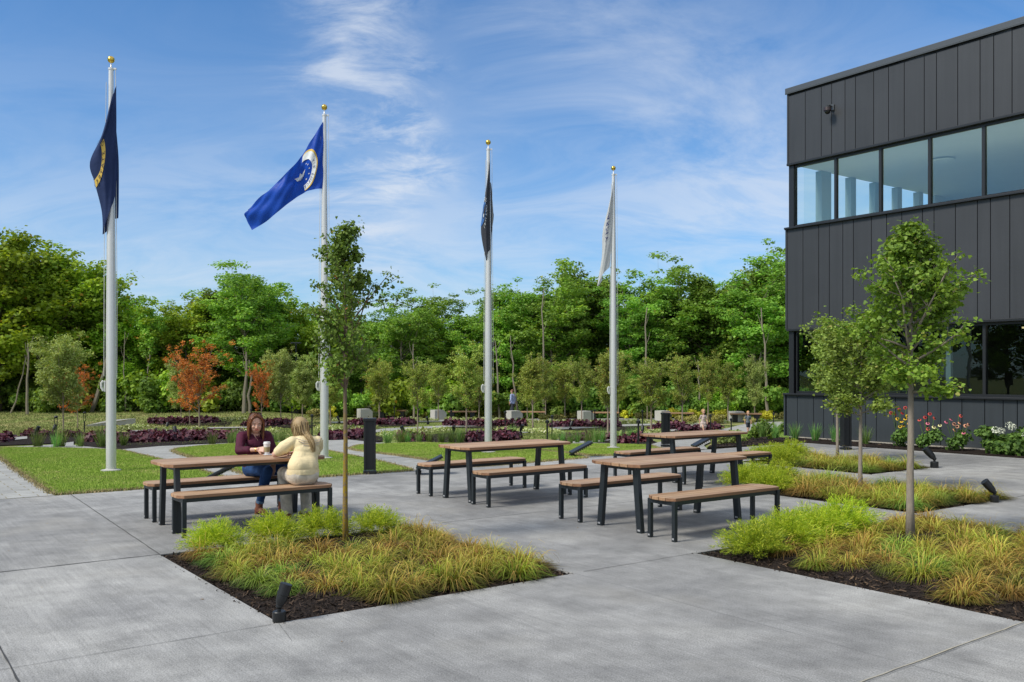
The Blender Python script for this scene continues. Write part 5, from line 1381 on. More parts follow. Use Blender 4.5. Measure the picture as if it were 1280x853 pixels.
# flowers by the building
FG = leaf_mat('flower_foliage', (.05, .12, .02), (.16, .28, .05), None, 0, .3, .1)
def petal_mat(n, c): return simple(n, c, .6, 0, .15, 20)
PC = {'red': petal_mat('red_petals', (.42, .012, .012)), 'yellow': petal_mat('yellow_petals', (.80, .50, .02)), 'pink': petal_mat('pink_petals', (.65, .16, .24)), 'peach': petal_mat('peach_petals', (.72, .34, .20)), 'white': petal_mat('white_petals', (.70, .72, .58)), 'cream': petal_mat('cream_petals', (.70, .66, .30)), 'coral': petal_mat('coral_petals', (.62, .08, .06))}
dk = simple('flower_centre', (.05, .02, .01), .8)
fl_leaf = bush_mesh(21, FG, 700, .075, .34, .48, 6)
def flower_plant(px, heads, lb, sc=1.0, seed=0, cone=True):
    k = (px - 640) / FOC; u = 20.15; v = u * (CT - k * ST) / (ST + k * CT); x, y = xy(u, v)
    t = empty('flowering_plant', (x, y, .03), 0, lb, 'flower'); rg = random.Random(seed); inst('foliage', fl_leaf, t, (0, 0, 0), seed, sc)
    for dx, h, c in heads:
        m = MB(); m.tube([(dx * .4, 0, .2), (dx, rg.uniform(-.1, .05), h)], .006, 4); m.build('stem', FG, t)
        m = MB(); p = Vector((dx, rg.uniform(-.12, .0), h)); tilt = Matrix.Rotation(R(rg.uniform(25, 70)), 3, 'X') @ Matrix.Rotation(rg.uniform(-.5, .5), 3, 'Y')
        n = 9; r_ = .042
        for q in range(n):
            a = 2 * math.pi * q / n; e = Vector((math.cos(a), math.sin(a), -.25)); s = Vector((-math.sin(a), math.cos(a), 0))
            m.add([p + tilt @ (e * r_ * .2 - s * .012), p + tilt @ (e * r_ * .75 - s * .02), p + tilt @ (e * r_ * 1.05), p + tilt @ (e * r_ * .75 + s * .02), p + tilt @ (e * r_ * .2 + s * .012)], [(0, 1, 2, 3, 4)])
        fo = m.build('flower_head', PC[c], t)
        m = MB(); m.ball(p + tilt @ Vector((0, 0, .008)), .022, 8, (1, 1, .8), tilt); m.build('centre', dk, fo)
flower_plant(1128, [(-.28, .80, 'red'), (-.20, .78, 'red'), (-.12, .88, 'red'), (-.05, .80, 'red'), (.06, .92, 'red'), (-.14, .66, 'yellow'), (-.05, .60, 'yellow'), (.04, .66, 'yellow'), (.12, .56, 'yellow'), (-.08, .48, 'yellow'), (.02, .50, 'yellow'), (.10, .72, 'yellow'), (.17, .62, 'yellow')], 'coneflower plant with red and bright yellow blooms behind the near tree', 1.0, 1)
flower_plant(1161, [(-.22, .66, 'coral'), (-.10, .72, 'red'), (.0, .80, 'red'), (.10, .70, 'coral'), (-.05, .58, 'pink'), (.06, .50, 'cream'), (.14, .48, 'cream'), (.20, .54, 'cream'), (-.02, .45, 'coral')], 'coneflower plant with dark red and cream blooms beside a spotlight', 1.0, 2)
flower_plant(1197, [(-.28, .64, 'pink'), (-.20, .70, 'pink'), (-.12, .60, 'peach'), (-.04, .54, 'peach'), (.04, .62, 'peach'), (.02, .78, 'coral'), (.12, .56, 'peach'), (.24, .58, 'peach'), (-.08, .46, 'peach'), (.08, .40, 'pink')], 'coneflower plant with pink and peach blooms along the dark wall', 1.0, 3)
def hydrangea(px, sc, heads, lb, seed):
    k = (px - 640) / FOC; u = 20.15; v = u * (CT - k * ST) / (ST + k * CT); x, y = xy(u, v)
    t = empty('hydrangea', (x, y, .03), 0, lb, 'shrub'); inst('foliage', bush_mesh(31 + seed, FG, 1400, .10, .62 * sc, .62 * sc, 7), t)
    rs = np.random.RandomState(seed)
    for dx, h in heads:
        g = rs.normal(0, 1, (60, 3)); g /= np.linalg.norm(g, axis=1)[:, None]; V, F = leaf_cloud(np.array([dx, -.15, h]) + g * [.085, .07, .065], g, .035, rs)
        inst('flower_head', npmesh('flower_head', V, F, PC['white']), t)
hydrangea(1257, 1.0, [(-.30, .52), (-.18, .50), (.0, .62), (.06, .58), (.36, .36), (.22, .42)], 'hydrangea bush with white blooms at the right end of the wall bed', 1)
hydrangea(1290, 1.0, [(-.2, .44), (.1, .55)], 'hydrangea bush at the right picture edge with few pale blooms', 2)
# ------------------------------------------------------------------ people
def fuse(mb, name, mats, parent, voxel, smooth=4, paint=None, fac=.5):
    """weld overlapping closed pieces into one continuous skin"""
    me0 = mb.mesh(name + '_src', mats)
    ob = bpy.data.objects.new(name, me0); COL.objects.link(ob)
    md = ob.modifiers.new('r', 'REMESH'); md.mode = 'VOXEL'; md.voxel_size = voxel; md.use_smooth_shade = True
    if smooth:
        ms = ob.modifiers.new('s', 'SMOOTH'); ms.factor = fac; ms.iterations = smooth
    dg = bpy.context.evaluated_depsgraph_get(); dg.update()
    me = bpy.data.meshes.new_from_object(ob.evaluated_get(dg))
    ob.modifiers.clear(); ob.data = me; me.name = name
    me.materials.clear()
    for m in mats: me.materials.append(m)
    if paint:
        cen = np.empty(len(me.polygons) * 3, dtype=np.float32); me.polygons.foreach_get('center', cen); cen = cen.reshape(-1, 3)
        me.polygons.foreach_set('material_index', paint(cen).astype(np.int32))
    me.polygons.foreach_set('use_smooth', [True] * len(me.polygons)); me.update()
    ob.parent = parent
    return ob
SKIN = NT('skin'); _n = SKIN.principled((.56, .33, .24), .5); _n.inputs['Subsurface Weight'].default_value = .12; _n.inputs['Subsurface Radius'].default_value = (.02, .008, .004); SKIN = SKIN.mat
LIP = simple('lips', (.48, .15, .13), .45); EYE_D = simple('eye_dark', (.03, .02, .015), .3); EYE_W = simple('eye_white', (.62, .58, .55), .4); BROW = simple('eyebrow', (.13, .07, .04), .8)
def cloth(name, col, scale=40, var=.15, stripes=None, rough=.8, fold_shade=(.72, 1.2)):
    m = NT(name); v = m.coord(); f = m.noise(v, scale, 4); c = m.mix(f, tuple(x * (1 - var) for x in col), tuple(x * (1 + var) for x in col))
    big = m.noise(v, 9, 3, .6, .8)
    c = m.mix(1.0, c, m.ramp(big, [(.3, fold_shade[0]), (.7, fold_shade[1])]), 'MULTIPLY')  # shading of the folds painted into the cloth colour by noise
    if stripes:
        w_ = m.n('ShaderNodeTexVoronoi'); m.l(v, w_.inputs['Vector']); w_.inputs['Scale'].default_value = 26; w_.feature = 'DISTANCE_TO_EDGE'
        c = m.mix(m.ramp(w_.outputs['Distance'], [(.04, 1.0), (.12, 0.0)]), c, stripes)
    m.principled(c, rough, 0, m.bump(big, .6, .02), .2); return m.mat

def head_pieces(mb, H, yaw, pitch, s=1.0):
    """adult head about 0.22 m tall, centred at H, looking along +y before turning"""
    Rm = Matrix.Rotation(yaw, 3, 'Z') @ Matrix.Rotation(pitch, 3, 'X')
    def P(x, y, z): return Vector(H) + Rm @ (Vector((x, y, z)) * s)
    mb.ball(P(0, -.012, .025), .092 * s, 24, (.84, 1.03, 1.0), Rm)
    mb.ball(P(0, .022, -.030), .070 * s, 20, (.88, .92, 1.12), Rm)
    mb.ball(P(0, .045, -.082), .025 * s, 14, (1.0, .9, .8), Rm)      # chin
    mb.capsule(P(-.038, .005, -.055), P(-.014, .044, -.086), .022 * s, .017 * s); mb.capsule(P(.038, .005, -.055), P(.014, .044, -.086), .022 * s, .017 * s)
    mb.capsule(P(0, .078, .012), P(0, .094, -.022), .010 * s, .014 * s, 10)   # nose
    mb.ball(P(.010, .088, -.026), .009 * s, 8); mb.ball(P(-.010, .088, -.026), .009 * s, 8)
    mb.capsule(P(-.030, .068, .028), P(.030, .068, .028), .014 * s, .014 * s)   # brow ridge
    mb.capsule(P(-.018, .076, -.050), P(.018, .076, -.050), .010 * s, .010 * s)   # lips
    for q in (-1, 1):
        mb.ball(P(q * .036, .062, -.018), .022 * s, 12); mb.ball(P(q * .079, -.005, -.005), .024 * s, 12, (.35, .6, 1.1), Rm)
    return P, Rm
def face_paint(P, Rm, H, s=1.0, base=0):
    Ri = np.array(Rm.inverted())
    def f(c, idx):
        q = (c - np.array(H)) @ Ri.T / s
        x, y, z = q[:, 0], q[:, 1], q[:, 2]
        front = y > .045
        for sx in (-1, 1):
            e = ((x - sx * .031) / .0145) ** 2 + ((z - .006) / .0055) ** 2 < 1; idx[front & e] = 3
            e = ((x - sx * .031) / .0065) ** 2 + ((z - .006) / .0060) ** 2 < 1; idx[front & e] = 2
            e = ((x - sx * .031) / .019) ** 2 + ((z - .030 + .25 * abs(x - sx * .031)) / .0045) ** 2 < 1; idx[front & e] = 4
        e = (x / .024) ** 2 + ((z + .052) / .0095) ** 2 < 1; idx[front & e] = 1
        return idx
    return f
def hand(mb, W, d, up, side, curl, s=1.0):
    """palm from wrist W along d; side = thumb side; curl bends fingers toward -up"""
    d = Vector(d).normalized(); up = Vector(up); up = (up - d * up.dot(d)).normalized(); sd_ = d.cross(up).normalized() * side
    W = Vector(W)
    for k in range(5): mb.capsule(W + sd_ * (-.020 + .010 * k) * s * .8, W + d * .078 * s + sd_ * (-.032 + .016 * k) * s, .014 * s, .0115 * s, 8)
    for k, L_ in enumerate((.062, .072, .078, .070)):
        b = W + d * .080 * s + sd_ * (-.031 + .0205 * k) * s; a = 0.0; p = b
        for j, fr in enumerate((.45, .32, .23)):
            a += curl * (1.0, 1.1, .8)[j]; q = p + (d * math.cos(a) - up * math.sin(a)) * L_ * fr * s; mb.capsule(p, q, (.0088 - .0009 * j) * s, (.0082 - .0009 * j) * s, 8); p = q
    b = W + d * .022 * s + sd_ * .030 * s; t1 = b + (d * .6 + sd_ * .75 - up * .3).normalized() * .036 * s; t2 = t1 + (d * .9 + sd_ * .15 - up * (.3 + curl * .5)).normalized() * .030 * s
    mb.capsule(b, t1, .0125 * s, .0105 * s, 8); mb.capsule(t1, t2, .0105 * s, .0085 * s, 8)
BODY_MATS = [SKIN, LIP, EYE_D, EYE_W, BROW]
def limb(mb, pts, rr, n=26):
    for i in range(len(pts) - 1): mb.capsule(pts[i], pts[i + 1], rr[i], rr[i + 1], n)
def hair_strands(name, parent, mat, roots, n, seed, w=.006, jitter=.006):
    """ribbons following guide curves: each guide is (points, spread)"""
    rs = random.Random(seed); mb = MB()
    for pts, spread in roots:
        for k in range(n):
            o1 = Vector((rs.gauss(0, 1), rs.gauss(0, 1), rs.gauss(0, .6))) * spread; o2 = Vector((rs.gauss(0, 1), rs.gauss(0, 1), rs.gauss(0, .8))) * spread * 1.15
            m_ = 8; prev = None; V = []
            ln = rs.uniform(.86, 1.04)
            for i in range(m_ + 1):
                t = i / m_ * ln; t = min(t, 1)
                p = Vector(bez(pts, t)) + o1.lerp(o2, t) * (.5 + .5 * math.sin(math.pi * min(1, t * .8 + .2)))
                s = Vector((rs.gauss(0, 1), rs.gauss(0, 1), 0)).normalized() if prev is None else prev; prev = s
                ww = w * (1 - .6 * t) ; V += [p - s * ww / 2, p + s * ww / 2]
            mb.add(V, [(2 * i, 2 * i + 1, 2 * i + 3, 2 * i + 2) for i in range(m_)])
    return mb.build(name, mat, parent)

# --- woman in burgundy, seated on the far bench, facing the blond woman (local +y = -v)
a = empty('person', (*xy(4.18, 11.20), 0), TH + math.pi, 'woman in burgundy shirt and blue jeans seated holding a coffee cup', 'person', None)
Hd = (.07, .165, 1.115); yaw = R(-14); pit = R(-16)
S = {'hipR': (.085, .0, .545), 'hipL': (-.085, .0, .545), 'kneeR': (.02, .40, .545), 'kneeL': (-.24, .41, .545), 'ankR': (.07, .27, .115), 'ankL': (-.22, .29, .115),
     'shR': (.215, .05, .955), 'shL': (-.105, .08, .955), 'elR': (.305, .23, .795), 'wrR': (.145, .43, .815), 'elL': (-.175, .15, .72), 'wrL': (-.085, .335, .61)}
def V3(k): return Vector(S[k])
mb = MB(); P, Rm = head_pieces(mb, Hd, yaw, pit)
mb.capsule((.055, .05, .97), (.065, .125, 1.06), .050, .045)
mb.capsule(V3('shR'), V3('shL'), .05, .05); mb.capsule((.04, .04, .91), (0, .0, .62), .10, .10)
limb(mb, [V3('shR'), V3('elR'), V3('wrR')], [.042, .034, .024]); limb(mb, [V3('shL'), V3('elL'), V3('wrL')], [.042, .034, .024])
hand(mb, V3('wrR'), (-.50, .55, .02), (.55, .35, .35), 1, .75); hand(mb, V3('wrL'), (.25, .22, -.9), (0, .6, .2), 1, .25)
for s_ in 'RL': limb(mb, [V3('hip' + s_), V3('knee' + s_), V3('ank' + s_)], [.075, .052, .036])
fp = face_paint(P, Rm, Hd)
body = fuse(mb, 'body', BODY_MATS, a, .0045, 5, lambda c: fp(c, np.zeros(len(c))))
# shirt
mb = MB(); sh = cloth('burgundy_cloth', (.072, .012, .030), 30, .12, None, .7)
mb.capsule((.055, .05, .93), (.045, .07, .85), .110, .125); mb.capsule((.045, .07, .85), (0, .02, .66), .125, .115); mb.capsule((.055, .0, .60), (-.055, .0, .60), .125, .125)
mb.capsule((.11, .11, .87), (-.02, .12, .87), .068, .068); mb.capsule(V3('shR') + Vector((-.02, 0, .0)), V3('shL') + Vector((.02, 0, 0)), .068, .068)
limb(mb, [V3('shR'), V3('elR'), V3('elR').lerp(V3('wrR'), .48)], [.062, .054, .048]); limb(mb, [V3('shL'), V3('elL'), V3('elL').lerp(V3('wrL'), .45)], [.062, .054, .047])
mb.capsule((.05, .10, .585), (-.05, .11, .585), .075, .075)
def neckline(c):
    idx = np.zeros(len(c)); x, y, z = c[:, 0] - .055, c[:, 1], c[:, 2]
    idx[(abs(x) < (z - .905) * .55) & (y > .06) & (z > .905)] = 1; idx[(z > .985) & (abs(x) < .06)] = 1
    return idx
o = fuse(mb, 'shirt', [sh, SKIN], a, .006, 8, neckline)
for v in o.data.vertices:
    q = v.co; v.co = q + Vector((0, .003 * math.sin(q.z * 60 + q.x * 35) * math.sin(q.x * 40 - q.z * 22), 0))
o.data.update()
mb = MB(); mb.tube([(.113, .03, 1.035), (.105, .085, 1.01), (.067, .140, .965), (.055, .180, .925)], .011, 6); mb.tube([(-.003, .03, 1.035), (.005, .085, 1.01), (.037, .140, .965), (.053, .180, .925)], .011, 6); mb.build('collar', sh, o, True)
# trousers
mb = MB(); jn = cloth('blue_denim', (.022, .060, .165), 60, .2, None, .8)
mb.capsule((.06, -.01, .545), (-.06, -.01, .545), .120, .120)
for s_ in 'RL':
    k = V3('knee' + s_); an = V3('ank' + s_); limb(mb, [V3('hip' + s_), k, k.lerp(an, .5), k.lerp(an, .88)], [.096, .070, .062, .045])
o = fuse(mb, 'jeans', [jn], a, .006, 3)
cf = cloth('denim_cuff', (.12, .20, .32), 60)
bt = simple('brown_suede', (.20, .072, .040), .7, 0, .2, 25)
for s_, yw in (('R', -.25), ('L', -.05)):
    an = V3('ank' + s_); k = V3('knee' + s_); m = MB(); q = k.lerp(an, .86); m.tube([q, q + (an - k) * .07], .050, 14); m.build('cuff', cf, o, True)
    mb = MB(); d = Vector((yw, 1, 0)).normalized()
    mb.capsule(an + Vector((0, 0, .035)), an + Vector((0, 0, -.04)), .046, .044); mb.capsule(an + Vector((0, 0, -.055)) - d * .03, an + d * .085 + Vector((0, 0, -.078)), .040, .036); mb.capsule(an + d * .085 + Vector((0, 0, -.078)), an + d * .145 + Vector((0, 0, -.088)), .036, .024)
    mb.box(an - d * .045 + Vector((0, 0, -.088)), (.05, .045, .055))
    fuse(mb, 'boot', [bt], a, .0055, 2)
# bracelet, watch
m = MB(); d = (V3('wrL') - V3('elL')).normalized(); q = V3('wrL') - d * .015; m.tube([q - d * .012, q + d * .012], .033, 14); m.build('wristwatch', simple('silver_watch', (.6, .6, .62), .3, .8), a, True)
m = MB(); d = (V3('wrR') - V3('elR')).normalized(); q = V3('wrR') - d * .02; m.tube([q - d * .005, q + d * .005], .030, 14); m.build('bracelet', M['gold'], a, True)
# hair: auburn, shoulder length, parted
def strand_mat(name, c1, c2, c3=None, p3=.3):
    m = NT(name); g = m.n('ShaderNodeNewGeometry'); c = m.mix(g.outputs['Random Per Island'], c1, c2)
    if c3:
        wn = m.n('ShaderNodeTexWhiteNoise', noise_dimensions='1D'); m.l(g.outputs['Random Per Island'], wn.inputs['W']); c = m.mix(m.math('LESS_THAN', wn.outputs['Value'], p3), c, c3)
    m.principled(c, .42, 0, None, .4); return m.mat
ha = strand_mat('auburn_hair', (.12, .042, .020), (.32, .125, .055), (.46, .22, .10), .25); hcap = simple('auburn_cap', (.085, .033, .016), .6)
mb = MB(); mb.ball(P(0, -.030, .040), .097, 22, (.92, 1.02, .98), Rm); mb.ball(P(0, -.055, -.02), .075, 18, (1.0, .9, 1.2), Rm)
for q in (-1, 1): mb.capsule(P(q * .066, -.005, .05), P(q * .078, -.01, -.07), .026, .028); mb.capsule(P(q * .078, -.01, -.07), P(q * .085, .005, -.16), .028, .022)
hc = fuse(mb, 'hair', [hcap], a, .005, 4)
G = []
for q in (-1, 1):
    for k in range(8):
        y0 = .055 - k * .02
        G.append(([P(q * .008, y0 * .8, .128 - .12 * abs(y0 + .02)), P(q * .055, y0 + .012, .095), P(q * .088, y0 - .008, .01), P(q * .092, y0 - .02, -.09), P(q * .088, y0 * .8, -.185), P(q * .080, y0 * .7, -.235)], .006))
for k in range(7):
    x0 = -.07 + .0233 * k; G.append(([P(x0 * .2, -.02, .135), P(x0 * .8, -.10, .10), P(x0 * 1.1, -.125, .0), P(x0 * 1.15, -.115, -.11), P(x0 * 1.1, -.10, -.20)], .008))
hair_strands('hair_strands', hc, ha, G, 46, 4, .005)

# --- blond woman, back to the camera, leaning on the table (local +y = +v)
a = empty('person', (*xy(4.27, 9.97), 0), TH, 'blond woman in pale yellow blouse and light trousers seen from behind', 'person', None)
S = {'hipR': (.085, .0, .55), 'hipL': (-.085, .0, .55), 'kneeR': (.20, .42, .55), 'kneeL': (-.06, .43, .55), 'ankR': (.245, .46, .09), 'ankL': (.0, .47, .09),
     'shR': (.235, .13, .935), 'shL': (-.065, .15, .940), 'elR': (.275, .27, .785), 'wrR': (.15, .47, .79), 'elL': (-.235, .255, .795), 'wrL': (-.03, .42, .79)}
Hd = (.072, .265, 1.085); yaw = R(4); pit = R(-12)
mb = MB(); P, Rm = head_pieces(mb, Hd, yaw, pit)
mb.capsule((.095, .16, .96), (.08, .23, 1.03), .050, .046); mb.capsule(V3('shR'), V3('shL'), .05, .05); mb.capsule((.09, .15, .90), (0, .03, .64), .075, .085)
limb(mb, [V3('shR'), V3('elR'), V3('wrR')], [.042, .035, .024]); limb(mb, [V3('shL'), V3('elL'), V3('wrL')], [.042, .037, .024])
hand(mb, V3('wrR'), (-.7, .45, 0), (0, 0, 1), 1, .35); hand(mb, V3('wrL'), (.7, .35, 0), (0, 0, 1), -1, .35)
for s_ in 'RL': limb(mb, [V3('hip' + s_), V3('knee' + s_), V3('ank' + s_)], [.075, .052, .036])
for s_ in 'RL': limb(mb, [V3('ank' + s_) + Vector((0, -.03, -.045)), V3('ank' + s_) + Vector((0, .13, -.06))], [.035, .028])
fp2 = face_paint(P, Rm, Hd)
body = fuse(mb, 'body', BODY_MATS, a, .005, 5, lambda c: fp2(c, np.zeros(len(c))))
bl = cloth('yellow_blouse', (.74, .61, .37), 70, .06, None, .8, (.93, 1.05))
mb = MB(); mb.capsule((.15, .13, .90), (.03, .14, .90), .105, .105); mb.capsule((.13, .10, .82), (.04, .10, .82), .112, .112); mb.capsule((.095, .065, .74), (.0, .065, .74), .110, .110); mb.capsule((.075, .03, .69), (-.035, .03, .69), .116, .116); mb.capsule((.055, .0, .66), (-.052, .0, .66), .128, .122)
mb.capsule(V3('shR'), V3('shL'), .060, .060)
for s_ in 'RL': mb.capsule((.09, .15, .965), V3('sh' + s_), .055, .055)
for s_ in 'RL': limb(mb, [V3('sh' + s_), V3('sh' + s_).lerp(V3('el' + s_), .45), V3('sh' + s_).lerp(V3('el' + s_), .78)], [.066, .078, .058])
o = fuse(mb, 'blouse', [bl], a, .006, 16)
for v in o.data.vertices:
    q = v.co; t_ = math.sin(q.x * 46 + math.sin(q.z * 17) * 1.6 + q.z * 9) * .5 + math.sin(q.x * 27 - q.z * 31) * .5
    if q.z < .95: v.co = q + Vector((q.x * .02, -.0030 * t_ * (1 if q.y < .1 else 0), 0))
o.data.update()
# gathered hem and sleeve cuffs
m = MB(); n = 72
for r0_, z0, z1, cx in ((.0, .575, .635, 0),):
    V = []; 
    for j, z in enumerate((z1, (z0 + z1) / 2, z0)):
        for k in range(n):
            t = 2 * math.pi * k / n; rp = .0022 * math.sin(t * 31 + 2 * math.sin(t * 5)) + .002 * (j == 1) - .004 * (j == 0)
            V.append((.002 + (.190 + rp) * math.cos(t), (.138 + rp) * math.sin(t), z))
    F = [(j * n + k, j * n + (k + 1) % n, (j + 1) * n + (k + 1) % n, (j + 1) * n + k) for j in range(2) for k in range(n)]
    m.add(V, F)
m.build('hem', bl, o, True)
m = MB()
for s_ in 'RL': d = (V3('el' + s_) - V3('sh' + s_)).normalized(); q = V3('sh' + s_).lerp(V3('el' + s_), .80); m.tube([q, q + d * .025], .050, 20); m.build('sleeve_cuff', bl, o, True); m = MB()
# shoulder yoke lines
m = MB()
for q in (.0, .03, .06): m.tube([Vector((-.06 + q, .055 + q * .25, .985 - q)), Vector((.02, .022, .955 - q * .9)), Vector((.12, .010, .945 - q * .9)), Vector((.21, .030, .958 - q * .9)), Vector((.27 - q, .07, .985 - q))], .004, 5)
m.build('yoke_trim', simple('blouse_trim', (.60, .50, .42), .8), o)
pt = cloth('stone_trousers', (.62, .56, .47), 60, .08, None, .8)
mb = MB(); mb.capsule((.062, .0, .565), (-.062, .0, .565), .128, .124)
for s_ in 'RL':
    k = V3('knee' + s_); an = V3('ank' + s_); limb(mb, [V3('hip' + s_), k, k.lerp(an, .5), an + Vector((0, 0, -.02))], [.098, .075, .070, .066])
o = fuse(mb, 'trousers', [pt], a, .0065, 3)
# flatten what presses on the bench
def sit(ob, z):
    for v in ob.data.vertices:
        if v.co.z < z and v.co.y < .24 and v.co.z > z - .14: v.co.z = z
    ob.data.update()
sit(o, .452)
for ob in bpy.data.objects:
    if ob.name.startswith('jeans'): sit(ob, .452)
m = MB()
for s_ in 'RL':
    an = V3('ank' + s_); m = MB(); m.capsule(an + Vector((0, -.04, -.052)), an + Vector((0, .15, -.062)), .038, .030); fuse(m, 'shoe', [bt], a, .006, 2)
hb = strand_mat('blond_hair', (.30, .20, .085), (.62, .46, .24), (.16, .10, .05), .22); hbc = simple('blond_cap', (.34, .235, .115), .6)
mb = MB(); mb.ball(P(0, -.028, .036), .101, 22, (.92, 1.02, 1.0), Rm); mb.ball(P(0, -.055, -.03), .078, 18, (1.0, .85, 1.2), Rm)
hc = fuse(mb, 'hair', [hbc], a, .006, 4)
G = []
for k in range(13):
    t = R(-100 + k * 200 / 12); x0 = math.sin(t); y0 = -math.cos(t)
    G.append(([P(0, .02, .138), P(x0 * .055, y0 * .060 + .0, .118), P(x0 * .092, y0 * .10 - .01, .05), P(x0 * .096, y0 * .105 - .02, -.03), P(x0 * .080, y0 * .085 - .035, -.10), P(x0 * .055, -.105 + .02 * y0, -.15)], .007))
for k in range(8): G.append(([P(-.03 + .012 * k, -.11, .06), Vector((.05 + .010 * k, .125, 1.05)), Vector((.065 + .009 * k, .045, .99)), Vector((.085 + .007 * k, -.008, .92)), Vector((.105 + .004 * k, -.030, .83))], .009))
for q in (-1, 1): G.append(([P(q * .085, -.04, .02), P(q * .09, -.05, -.08), P(q * .085, -.06, -.15), P(q * .075, -.055, -.21)], .012))
hair_strands('hair_strands', hc, hb, G, 52, 9, .005)
# cup sits in the first woman's right hand
CUP.location = (*xy(4.12, 10.70), .752)

# --- standing figures farther back
def standing(name_lb, px, py, h, rz, clothes, hair_c, stride=.25, arm=.25, hl='short', dress=False, lean=0.03, hand_up=0.0):
    x, y = survey(px, py); z = ground_z(x, y) - .005
    a = empty('person', (x, y, z), rz, name_lb, 'person'); s = h / 1.75
    child = h < 1.2; hs = s * (1.38 if child else 1.0)
    T = lambda *p: Vector(p) * s
    hipz = .90 if not child else .80; shz = 1.43 if not child else 1.30
    J = {'hR': T(.09, 0, hipz), 'hL': T(-.09, 0, hipz), 'kR': T(.10, stride * .55 + .05, .48), 'kL': T(-.10, -stride * .25 + .04, .47), 'aR': T(.09, stride, .09), 'aL': T(-.09, -stride * .9, .10),
         'sR': T(.185, lean, shz), 'sL': T(-.185, lean, shz), 'eR': T(.25, -arm * .5, shz - .28), 'eL': T(-.25, arm * .3, shz - .28), 'wR': T(.24, -arm * .3, shz - .52 + hand_up), 'wL': T(-.22, arm, shz - .48)}
    mb = MB(); Hh = Vector((0, lean * 1.6 * s, h - .115 * hs)); P, Rm = head_pieces(mb, Hh, 0, R(-6), hs)
    mb.capsule(T(0, lean, shz), Hh - Vector((0, 0, .07 * hs)), .055 * s, .05 * hs * .9); mb.capsule(T(0, lean, shz - .12), T(0, 0, hipz), .13 * s, .125 * s); mb.capsule(J['sR'], J['sL'], .052 * s, .052 * s)
    for q in 'RL':
        limb(mb, [J['s' + q], J['e' + q], J['w' + q]], [.048 * s, .040 * s, .028 * s]); limb(mb, [J['h' + q], J['k' + q], J['a' + q]], [.082 * s, .058 * s, .040 * s])
        hand(mb, J['w' + q], (0, .15, -1), (0, 1, 0), 1 if q == 'L' else -1, .3, s); limb(mb, [J['a' + q] + T(0, -.03, -.045), J['a' + q] + T(0, .14, -.055)], [.036 * s, .030 * s])
    fpp = face_paint(P, Rm, Hh, hs); fuse(mb, 'body', BODY_MATS, a, .011 * max(.6, s), 2, lambda c: fpp(c, np.zeros(len(c))))
    top, bottom, shoe = clothes
    mb = MB(); mb.capsule(T(0, lean, shz - .08), T(0, 0, hipz + .12), .150 * s, .140 * s); mb.capsule(T(.05, 0, hipz + .04), T(-.05, 0, hipz + .04), .135 * s, .135 * s); mb.capsule(J['sR'], J['sL'], .070 * s, .070 * s)
    if dress: mb.capsule(T(.07, 0, hipz - .06), T(-.07, 0, hipz - .06), .17 * s, .17 * s); mb.capsule(T(.09, .03, hipz - .24), T(-.09, 0, hipz - .24), .17 * s, .17 * s)
    ln = .55 if not dress else .3
    for q in 'RL': limb(mb, [J['s' + q], J['e' + q] if not child else J['s' + q].lerp(J['e' + q], .6)] + ([J['e' + q].lerp(J['w' + q], .4)] if not child else []), [.066 * s, .056 * s] + ([.05 * s] if not child else []))
    fuse(mb, 'dress' if dress else 'shirt', [top], a, .010 * max(.7, s), 2)
    if bottom:
        mb = MB(); mb.capsule(T(.05, 0, hipz), T(-.05, 0, hipz), .128 * s, .128 * s)
        for q in 'RL':
            k_, an = J['k' + q], J['a' + q]; limb(mb, [J['h' + q], k_] + ([an] if not child else []), [.100 * s, (.072 if not child else .088) * s] + ([.056 * s] if not child else []))
        fuse(mb, 'trousers' if not child else 'shorts', [bottom], a, .010 * max(.7, s), 2)
    for q in 'RL':
        mb = MB(); mb.capsule(J['a' + q] + T(0, -.035, -.045), J['a' + q] + T(0, .15, -.055), .043 * s, .036 * s); fuse(mb, 'shoe', [shoe], a, .010 * max(.6, s), 1)
    mb = MB(); mb.ball(P(0, -.028, .045), .094 * hs, 18, (.93, 1.0, .95), Rm)
    if hl == 'curly':
        rg = random.Random(3)
        for k in range(60):
            t = rg.uniform(0, 6.28); e = rg.uniform(-.5, 1.4); c = P(.105 * math.cos(t) * math.cos(e), -.03 + .10 * math.sin(t) * math.cos(e) * (1 if math.sin(t) < 0 else .5), .035 + .105 * math.sin(e))
            if (c - P(0, .09, -.02)).length > .075 * hs: mb.ball(c, .026 * hs, 8)
    fuse(mb, 'hair', [simple('hair_' + name_lb[:8].replace(' ', '_'), hair_c, .7, 0, .3, 60)], a, .011 * max(.6, s), 1)
    return a
standing('man with brown hair in a light blue checked shirt walking behind a cast block', 641, 523.6, 1.78, R(70), (cloth('light_blue_shirt', (.26, .33, .58), 60, .1, (.42, .48, .66)), simple('dark_trousers', (.03, .035, .05), .8), simple('black_shoes', (.02, .02, .02), .5)), (.16, .07, .035), .22, .12)
standing('small girl with curly blond hair in a pale patterned dress running on the path', 879, 542, .98, R(192), (cloth('pale_dress', (.58, .50, .46), 60, .1, (.40, .28, .26)), None, simple('white_sandals', (.5, .45, .4), .6)), (.48, .30, .13), .30, .22, 'curly', True)
standing('small boy with fair hair in grey shirt and dark shorts walking on the path', 935, 540.5, .92, R(184), (cloth('grey_shirt', (.13, .15, .18), 60, .1), simple('navy_shorts', (.012, .016, .03), .8), simple('dark_trainers', (.03, .03, .035), .6)), (.50, .27, .10), .16, .12)
